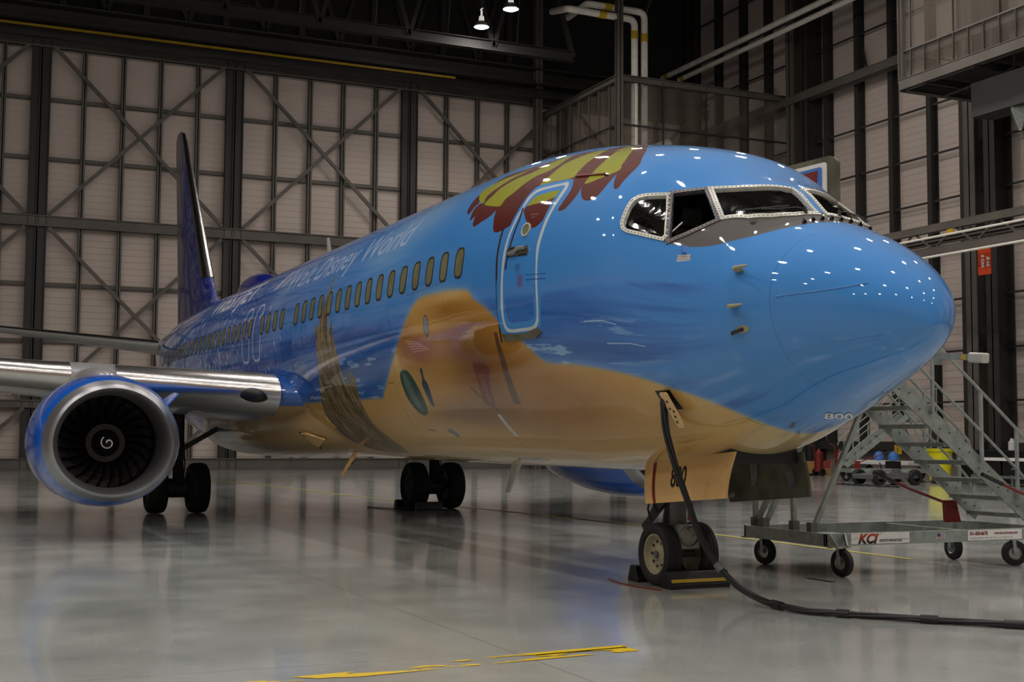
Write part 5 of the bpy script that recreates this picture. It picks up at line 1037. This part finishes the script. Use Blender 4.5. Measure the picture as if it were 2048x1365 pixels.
def stand(label, cat, signs=True):
    t = thing('access_stairs', label, cat, (0, 0, 0)); g = 'galv'
    X0, X1 = 4.12-OX, 5.80-OX; Y0, Y1 = -2.02-OY, -5.55-OY     # Y0 is the platform end
    mb = MB(); mb.box((X0, Y1, .36), (X0+.035, Y0, .51)); mb.box((X1-.035, Y1, .36), (X1, Y0, .51)); mb.box((X0, Y0-.035, .36), (X1, Y0, .51)); mb.box((X0, Y1, .36), (X1, Y1+.035, .51)); mb.box((X0, -.6, .37), (X1, -.55, .49)); mb.build('base_frame', g, t, bevel=.004)
    mb = MB(); mb.box((X0+.02, Y0-1.3, .38), (X1-.02, Y0-.02, .395)); mb.build('base_plate', g, t)
    for x in (X0, X1):
        mb = MB(); sg = -1 if x < 0 else 1; mb.box((x-.10 if sg < 0 else x, Y0-.30, .345), (x if sg < 0 else x+.10, Y0-.02, .365)); mb.beam((x, Y0-.28, .5), (x+sg*.10, Y0-.24, .36), .02, .06); mb.beam((x, Y0-.04, .5), (x+sg*.10, Y0-.08, .36), .02, .06); mb.build('castor_bracket', g, t)
    castor(t, X0-.03+.0, Y0-.22, .1); castor(t, X1-.06, Y0-.28, .25); castor(t, 5.40-OX, Y1+.40, -.1); castor(t, 4.42-OX, Y1+.28, 1.1)
    zp = 2.52; yp0, yp1 = -1.98-OY, -3.15-OY; xs0, xs1 = 4.48-OX, 5.42-OX
    # platform
    mb = MB(); mb.box((X0+.1, yp1, zp-.05), (X1-.1, yp0, zp)); mb.build('platform_deck', g, t); 
    for xq in (X0+.08, X1-.12): mb = MB(); mb.box((xq, yp1-.02, zp-.2), (xq+.04, yp0, zp)); mb.build('platform_beam', g, t)
    L = [((4.86-OX, Y0-.1, .5), (4.86-OX, yp0-.1, zp-.1)), ((4.50-OX, Y0-.1, .5), (4.52-OX, -3.12-OY, zp-.1)), ((X1-.12, Y0-.1, .5), (X1-.12, yp0-.1, zp-.1)), ((X1-.3, Y0-.1, .5), (5.40-OX, -3.12-OY, zp-.1)), ((4.86-OX, Y0-.1, .95), (5.66-OX, Y0-.1, .95)), ((4.9-OX, Y0-.12, 1.6), (5.66-OX, Y0-.12, 1.6)), ((5.62-OX, Y0-.1, .6), (4.9-OX, Y0-.1, 1.55))]
    for a, b in L: mb = MB(); mb.beam(a, b, .055, .055); mb.build('brace', g, t)
    for a in (L[0][0], L[1][0], L[2][0], L[3][0]): mb = MB(); mb.box((a[0]-.045, a[1]-.05, .5), (a[0]+.045, a[1]+.05, .62)); mb.build('foot_bracket', 'gear', t)
    # stringers and treads
    for x in (xs0, xs1):
        mb = MB(); mb.beam((x, -3.05-OY, 2.62), (x, -5.62-OY, .62), .03, .21, (0, .6, .8)); s_ = mb.build('stringer', g, t)
        mb = MB()
        for k in range(16):
            f = (k+.5)/16; q = Vector((x-.018, -3.05-OY-2.57*f, 2.62-2.0*f+(.04 if k % 2 else -.04))); mb.tube([q, q+Vector((-.012, 0, 0))], .009, 6)
        mb.build('stringer_bolts', 'gear_dark', s_)
    for k in range(8):
        y = -3.42-OY-.298*k; z = 2.29-.232*k; mb = MB(); mb.box((xs0+.02, y-.12, z-.055), (xs1-.02, y+.12, z-.006))
        for j in range(20): mb.box((xs0+.03+j*.046, y-.12, z-.006), (xs0+.045+j*.046, y+.12, z+.002))
        mb.build('tread', g, t)
    # rails
    for x in (xs0-.06, xs1+.06):
        for off, r in ((1.08, .021), (.55, .019)):
            pts = [(x, yp0-.02, zp+off), (x, -3.10-OY, zp+off), (x, -5.35-OY, zp-1.82+off), (x, -5.52-OY, zp-1.98+off), (x, -5.6-OY, zp-2.2+off)] 
            mb = MB(); mb.tube(pts, r, 10); mb.build('handrail', g, t, smooth=True)
        for y, zb in ((-2.05, zp), (-3.12, zp-.1), (-3.95, 1.95), (-4.75, 1.33), (-5.35, .85)):
            zt_ = zp+1.08 if y > -3.2 else zp+1.08-(-3.10-y)*.809; mb = MB(); mb.beam((x, y-OY, zb), (x, y-OY, zt_), .038, .038); mb.build('rail_post', g, t)
    # bumper arm at the top
    mb = MB(); mb.beam((xs0-.02, -3.6-OY, 2.70), (3.34-OX, -3.6-OY, 2.61), .06, .075); mb.build('bumper_arm', g, t); mb = MB(); mb.beam((3.36-OX, -3.6-OY, 2.61), (3.12-OX, -3.6-OY, 2.59), .12, .12); mb.build('bumper_pad', 'frame', t, bevel=.02)
    mb = MB(); mb.box((3.42-OX, -3.6-OY+.031, 2.59), (3.49-OX, -3.6-OY+.034, 2.65)); mb.build('marker_tag', 'yellow', t); mb = MB(); mb.beam((3.92-OX, -3.6-OY, 2.55), (3.92-OX, -3.6-OY, 2.80), .07, .09); mb.build('arm_post', g, t)
    # red lifting levers
    for x, ys in ((5.50-OX, -5.25), (4.36-OX, -6.05)):
        p = lambda y, z: (x, y-OY, z)
        mb = MB(); mb.prism([(ys-.10-OY, .50), (ys+.14-OY, .50), (ys+.16-OY, .80), (ys-.02-OY, .80)], x-.04, x+.04, 'x'); mb.v = [(a, b, c) for a, b, c in mb.v]; mb.build('lever_bracket', 'red', t)
        mb = MB(); mb.tube([p(ys+.12, .76), p(ys+.75, .96), p(ys+1.02, 1.06)], .02, 8); mb.build('lever', 'red', t, smooth=True)
        mb = MB(); mb.tube([p(ys+1.02, 1.06), p(ys+1.36, 1.19)], .028, 8); mb.build('lever_grip', 'black', t, smooth=True)
    for y in (Y0-.02, ): 
        mb = MB(); mb.box((X0-.004, y-.09, .38), (X0, y-.03, .44)); mb.build('marker_tag', 'yellow', t)
    if signs:
        ex, ey = (0, -1, 0), (0, 0, 1); xf = X0-.003
        mb = MB(); mb.box((X0-.002, -3.28-OY, .375), (X0, -2.40-OY, .505)); a = mb.build('sticker', 'white', t, label='white KCI sticker')
        mb = MB(); text_mesh(mb, 'KCI', .155, (xf, -2.50-OY, .385), ex, ey, shear=.3, bold=.008, font_scale_x=1.1); mb.build('logo_lettering', 'kci', a, label='dark red to black italic KCI')
        mb = MB(); text_mesh(mb, 'PRECISION BEARING BASE', .036, (xf, -2.82-OY, .395), ex, ey, bold=.001, font_scale_x=.82); mb.beam((xf, -2.42-OY, .425), (xf, -2.50-OY, .455), .004, .002); mb.beam((xf, -2.84-OY, .424), (xf, -3.27-OY, .424), .003, .003); mb.beam((xf, -2.79-OY, .47), (xf, -2.86-OY, .50), .003, .003); mb.build('small_lettering', 'black', a)
        mb = MB(); mb.box((X0-.002, -3.84-OY, .40), (X0, -3.71-OY, .475)); f_ = mb.build('flag_sticker', 'white', t, label='small United States flag sticker')
        mb = MB()
        for k in range(7): mb.box((xf, -3.835-OY, .402+.0104*k), (X0-.0021, -3.715-OY, .4072+.0104*k))
        mb.build('flag_stripes', 'red', f_); mb = MB(); mb.box((xf-.001, -3.765-OY, .437), (X0-.002, -3.715-OY, .474)); mb.build('flag_canton', 'dark_blue', f_)
        mb = MB(); mb.box((X0-.002, -5.10-OY, .375), (X0, -4.21-OY, .50)); b_ = mb.build('sticker', 'white', t, label='white sticker with telephone number and web address')
        mb = MB(); text_mesh(mb, '541-830-8678', .062, (xf, -4.235-OY, .438), ex, ey, bold=.003, font_scale_x=.84); mb.build('telephone_lettering', 'red', b_); mb = MB(); text_mesh(mb, 'www.kci-turbowey.com', .05, (xf, -4.64-OY, .443), ex, ey, bold=.002, font_scale_x=.80); mb.build('web_lettering', 'red', b_)
        mb = MB(); text_mesh(mb, 'PO BOX CENTRAL POINT OR 97502  U.S.A.  MADE IN USA', .028, (xf, -4.24-OY, .392), ex, ey, font_scale_x=.98); mb.build('address_lettering', 'gear', b_)
    return t
m, nt, b = nodes('red and black logo ink'); N = nt.nodes.new; L_ = nt.links.new
tc = N('ShaderNodeTexCoord'); sx = N('ShaderNodeSeparateXYZ'); L_(tc.outputs['Object'], sx.inputs[0]); mr = N('ShaderNodeMapRange'); mr.inputs[1].default_value = .39; mr.inputs[2].default_value = .50; L_(sx.outputs['Z'], mr.inputs[0]); rp = N('ShaderNodeValToRGB'); rp.color_ramp.elements[0].color = (.01, .005, .005, 1); rp.color_ramp.elements[1].color = (.5, .06, .02, 1); L_(mr.outputs[0], rp.inputs[0]); L_(rp.outputs[0], b.inputs['Base Color']); M['kci'] = m
s1 = stand('galvanised rolling access stairs with KCI sticker standing beyond the nose gear', 'stairs'); s1.location = (OX, OY, 0)
s2 = stand('pale rolling access stairs with red levers near the right wall', 'stairs', signs=False); s2.location = (31.9, -26.4, 0); s2.rotation_euler.z = PI-.35
# ------------------------------------------------------------------ wheel chocks
def chock(name, lab, loc, rz, L=.72, stripe=True, group=None):
    t = thing(name, lab, 'chock', loc, 0, None); mb = MB(); pr = [(-.11, 0), (.11, 0), (.11, .03), (.055, .185), (-.055, .185), (-.11, .03)]
    mb.prism(pr, -L/2, L/2, 'y'); mb.build('rubber_block', 'black', None, bevel=.01)
    o = bpy.context.scene.collection.objects[-1]; o.parent = t
    mb = MB()
    for k in (-.105,): mb.box((k-.012, -L/2+.01, .035), (k+.01, L/2-.01, .05)); mb.box((k+.035, -L/2+.01, .125), (k+.05, L/2-.01, .137))
    mb.build('moulded_rib', 'gear_dark', None).parent = t
    if stripe:
        mb = MB(); mb.beam((-.096, -L/2+.03, .085), (-.096, L/2-.03, .085), .012, .036, (.35, 0, 1)); mb.build('reflective_stripe', 'yellow', None).parent = t
    t.rotation_euler.z = rz; return t
chock('wheel_chock', 'black wheel chock with yellow reflective stripe in front of the nose wheels', (3.80, -.02, 0), .02, .78)
chock('wheel_chock', 'black wheel chock behind the nose wheels, mostly hidden', (4.56, .08, 0), .02, .52, False)
chock('wheel_chock', 'black wheel chock under the left main wheels, with rope', (18.85, -2.55, 0), 0, .6, False)
chock('wheel_chock', 'black wheel chock behind the left main wheels', (20.1, -2.5, 0), 0, .6, False)
mb = MB(); mb.tube([(18.9, -2.20, .012), (19.2, -1.9, .02), (19.8, -1.75, .015), (20.3, -1.6, .015)], .012, 6); tag(mb.build('rope', 'black', smooth=True), 'dark rope trailing on the floor from the left main wheel chock', 'rope')
mb = MB(); mb.tube([(4.80, .52, .012), (4.35, .6, .01), (3.95, .58, .01), (3.65, .5, .01)], .008, 6); tag(mb.build('rope', 'red', smooth=True), 'thin red cord on the floor beside the nose wheel chocks', 'rope')
# ------------------------------------------------------------------ ground power cable
cb = thing('ground_power_cable', 'thick black cable bundle from the fuselage socket across the floor', 'cable', (0, 0, 0))
CPT = [(2.45, 1.16, 2.02), (2.50, 1.14, 1.93), (2.60, 1.06, 1.70), (2.68, .92, 1.40), (2.71, .80, 1.13), (2.71, .69, .86), (2.70, .58, .60), (2.62, .47, .38), (2.46, .37, .20), (2.26, .28, .09), (1.98, .25, .045), (1.54, .22, .035), (1.25, .06, .035), (.97, -.15, .035), (.66, -.40, .035), (.31, -.70, .035), (.03, -.98, .035), (-.5, -1.6, .035), (-1.2, -2.6, .035), (-2.4, -4.2, .035)]
C1 = [Vector((p[0], p[1], p[2])) for p in smooth_poly(CPT, 6, False)] if False else None
def sm3(P, k=6):
    P = np.array(P, float); out = []; n = len(P)
    for i in range(n-1):
        g = lambda j: P[min(max(j, 0), n-1)]; a, b, c, d = g(i-1), g(i), g(i+1), g(i+2)
        for t in np.linspace(0, 1, k, endpoint=False): out.append(.5*((2*b)+(c-a)*t+(2*a-5*b+4*c-d)*t*t+(3*b-a-3*c+d)*t**3))
    out.append(P[-1]); return [Vector(p) for p in out]
PTH = sm3(CPT)
for k in range(5):
    pts = []
    for i, p in enumerate(PTH):
        d = (PTH[min(i+1, len(PTH)-1)]-PTH[max(i-1, 0)]).normalized(); x = d.cross(Vector((0, 0, 1))); x = x.normalized() if x.length > .1 else Vector((0, 1, 0)); y = x.cross(d); a = 2*PI*k/5+i*.13; rr_ = .022
        off = x*math.cos(a)*rr_*1.15+y*math.sin(a)*rr_*.8; q = p+off; q.z = max(q.z, .015); pts.append(q)
    mb = MB(); mb.tube(pts, .0145, 8); mb.build('cable_strand', 'cable', cb, smooth=True)
mb = MB(); mb.tube([PTH[0], PTH[5]], .045, 12); mb.build('plug', 'black', cb, smooth=True)
for i, w_ in ((42, 'alu'), (60, 'cable'), (72, 'cable'), (84, 'cable'), (94, 'cable')):
    mb = MB(); mb.tube([PTH[i], PTH[i+1], PTH[i+2]], .043, 12); mb.build('binding', w_ if w_ == 'cable' else 'gear', cb, smooth=True)
# ------------------------------------------------------------------ things along the right wall
bn = thing('waste_bin', 'bright yellow plastic bin near the right wall behind the stairs', 'bin', (29.9, -27.1, 0))
mb = MB(); mb.lathe([(.12, .36), (.2, .38), (1.15, .46), (1.2, .52), (1.3, .54), (1.3, .47), (.3, .36)], (29.9, -27.1, 0), 'z', 28); mb.build('bin_body', 'bin_yellow', bn, smooth=True); mb = MB(); mb.lathe([(0, .3), (.12, .34), (.2, .36)], (29.9, -27.1, 0), 'z', 20); mb.build('bin_dolly', 'black', bn)
bc = thing('workbench', 'long dark workbench with a pale top by the right wall', 'workbench', (25, -27, 0)); rz = 0
mb = MB(); mb.box((22.6, -27.9, .9), (28.2, -27.0, 1.0)); mb.build('bench_top', 'white', bc)
for i in range(4): x = 22.8+i*1.34; mb = MB(); mb.box((x, -27.8, .40), (x+1.24, -27.05, .89)); c_ = mb.build('case', 'black', bc, bevel=.02); mb = MB(); mb.box((x+.4, -27.04, .6), (x+.8, -27.02, .66)); mb.build('latch', 'alu', c_)
mb = MB(); mb.box((22.6, -27.85, .28), (28.2, -27.0, .38)); mb.build('lower_shelf', 'alu', bc)
for x in (22.7, 24.5, 26.3, 28.1):
    for y in (-27.1, -27.8): mb = MB(); mb.beam((x, y, 0), (x, y, .9), .08, .08); mb.build('leg', 'alu', bc)
cf = thing('storage_cabinet', 'tall dark cabinet with small white container on top by the right wall', 'cabinet', (30, -29, 0)); mb = MB(); mb.box((27.5, -30.6, .05), (31.6, -29.6, 1.25)); mb.build('cabinet_body', 'black', cf, bevel=.03)
mb = MB(); mb.box((29.35, -29.58, .3), (29.8, -29.57, .8)); mb.build('cabinet_label', 'white', cf)
mb = MB(); mb.lathe([(0, .14), (.3, .14), (.38, .07), (.45, .06)], (29.3, -30.1, 1.25), 'z', 16); tag(mb.build('jerrican', 'white', smooth=True), 'white container with dark cap standing on the dark cabinet', 'container')
tk = thing('tow_tractor', 'low grey tow tractor with black wheels in front of the right wall', 'tractor', (29.2, -24.0, 0))
def wh(p, x, y, r=.33): mb = MB(); mb.lathe([(-.12, r*.5), (-.13, r*.85), (-.08, r), (.08, r), (.13, r*.85), (.12, r*.5), (.06, r*.42), (.06, .001)], (x, y, r), 'y', 24); mb.build('tyre', 'rubber', p, smooth=True)
mb = MB(); mb.prism([(-1.4, .35), (1.35, .35), (1.4, .62), (.4, .72), (.3, .95), (-.2, .95), (-.3, .74), (-1.4, .70)], -.62, .62, 'x'); mb.v = [(29.2+x*.9, -24.0+y*.8, z*.62) for x, y, z in mb.v]; mb.build('tractor_body', 'gear', tk, bevel=.03)
for x in (28.65, 29.75):
    for y in (-24.8, -23.2): mb = MB(); mb.lathe([(-.12, .15), (-.13, .25), (-.08, .28), (.08, .28), (.13, .25), (.12, .15), (.06, .1), (.06, .001)], (x, y, .28), 'x', 24); mb.build('tyre', 'rubber', tk, smooth=True)
mb = MB(); mb.box((28.9, -24.4, .55), (29.5, -24.2, .85)); mb.build('seat', 'black', tk); mb = MB(); mb.tube([(29.2, -23.8, .45), (29.2, -23.7, .8)], .02, 6); mb.build('steering_column', 'black', tk)
for x, lb in ((36.1, 'left'), (35.2, 'right')):
    mb = MB(); mb.lathe([(0, .02), (.02, .2), (.2, .22), (.33, .16), (.4, .02)], (x, -29.4, .74), 'z', 18); o = tag(mb.build('round_canister', 'sky_blue', smooth=True), 'small round blue canister on the white trailer, the %s one' % lb, 'canister')
tl = thing('trailer', 'long low white trailer carrying two blue canisters by the right wall', 'trailer', (35.5, -29.4, 0)); mb = MB(); mb.box((33.6, -30.0, .58), (38.0, -28.8, .74)); mb.build('trailer_bed', 'white', tl, bevel=.02)
for x in (34.2, 37.4):
    for y in (-29.95, -28.85): mb = MB(); mb.lathe([(-.07, .12), (-.08, .22), (-.04, .26), (.04, .26), (.08, .22), (.07, .12), (.04, .08), (.04, .001)], (x, y, .26), 'y', 20); mb.beam((x, y, .26), (x, y, .6), .05, .05); mb.build('trailer_wheel', 'rubber', tl, smooth=True)
for p, w_, nm, lb, mt_ in (((40.0, -29.0, 0), (1.3, .8, .62), 'wooden_crate', 'plain wooden crate low against the right wall', 'wood'), ((38.75, -30.3, 0), (.9, .5, .75), 'grey_box', 'grey box beside the wooden crate at the right wall', 'gear')):
    t = thing(nm, lb, 'crate', p); mb = MB(); x, y, z = p; mb.box((x-w_[0]/2, y-w_[1]/2, .08), (x+w_[0]/2, y+w_[1]/2, w_[2])); mb.build('box_body', mt_, t, bevel=.01); mb = MB(); mb.box((x-w_[0]/2, y-w_[1]/2+.05, 0), (x-w_[0]/2+.1, y+w_[1]/2-.05, .08)); mb.build('runner', mt_, t); mb = MB(); mb.box((x+w_[0]/2-.1, y-w_[1]/2+.05, 0), (x+w_[0]/2, y+w_[1]/2-.05, .08)); mb.build('runner', mt_, t)
t = thing('warning_sign', 'small yellow sign hanging low by the dark column at the right wall', 'sign', (35.9, -30.4, 0)); mb = MB(); mb.box((35.7, -30.3, 1.0), (36.15, -30.27, 1.4)); mb.build('sign_board', 'yellow', t); mb = MB(); text_mesh(mb, 'i', .3, (35.97, -30.265, 1.08), (-1, 0, 0), (0, 0, 1), bold=.01); mb.build('sign_mark', 'black', t); mb = MB(); mb.beam((35.9, -30.32, 0), (35.9, -30.32, 1.4), .05, .05); mb.build('sign_post', 'gear', t)
for k, (x, y) in enumerate(((38.9, -28.4), (37.2, -28.2))):
    t = thing('fire_extinguisher_cart', 'red wheeled extinguisher %s' % ('left of the white trailer' if k == 0 else 'behind the blue canisters'), 'extinguisher', (x, y, 0)); mb = MB(); mb.lathe([(.15, .01), (.2, .2), (1.0, .2), (1.12, .08), (1.2, .05), (1.2, .001)], (x, y, 0), 'z', 18); mb.build('cylinder_body', 'red', t, smooth=True); mb = MB(); mb.tube([(x, y+.22, .3), (x, y+.25, 1.3), (x+.3, y+.3, 1.45)], .02, 6); mb.build('handle_bar', 'red', t)
    for s_ in (-.25, .25): mb = MB(); mb.lathe([(-.03, .1), (-.03, .17), (.03, .17), (.03, .1), (.03, .001)], (x+s_, y, .17), 'x', 16); mb.build('cart_wheel', 'rubber', t, smooth=True)
mb = MB(); R = random.Random(4); pts = [(29.8-.16*i, -22.2+R.uniform(-.12, .12), .03+R.uniform(0, .03)) for i in range(22)]; mb.tube(sm3(pts, 3), .03, 6); tag(mb.build('cable', 'black', smooth=True), 'loose dark cable lying on the floor in front of the tow tractor', 'cable')
for x, lb in ((1.9, 'small dark scrap of tape on the floor left of the near stair wheel'), (2.9, 'small dark scrap on the floor by the farther stair wheel')): pass
mb = MB(); mb.box((5.0, -1.45, 0), (4.55, -1.38, .006)); mb.xf(Matrix.Translation((-.9, -.35, 0))); tag(mb.build('tape_scrap', 'black'), 'small dark scrap on the floor near the front stair castor', 'scrap')
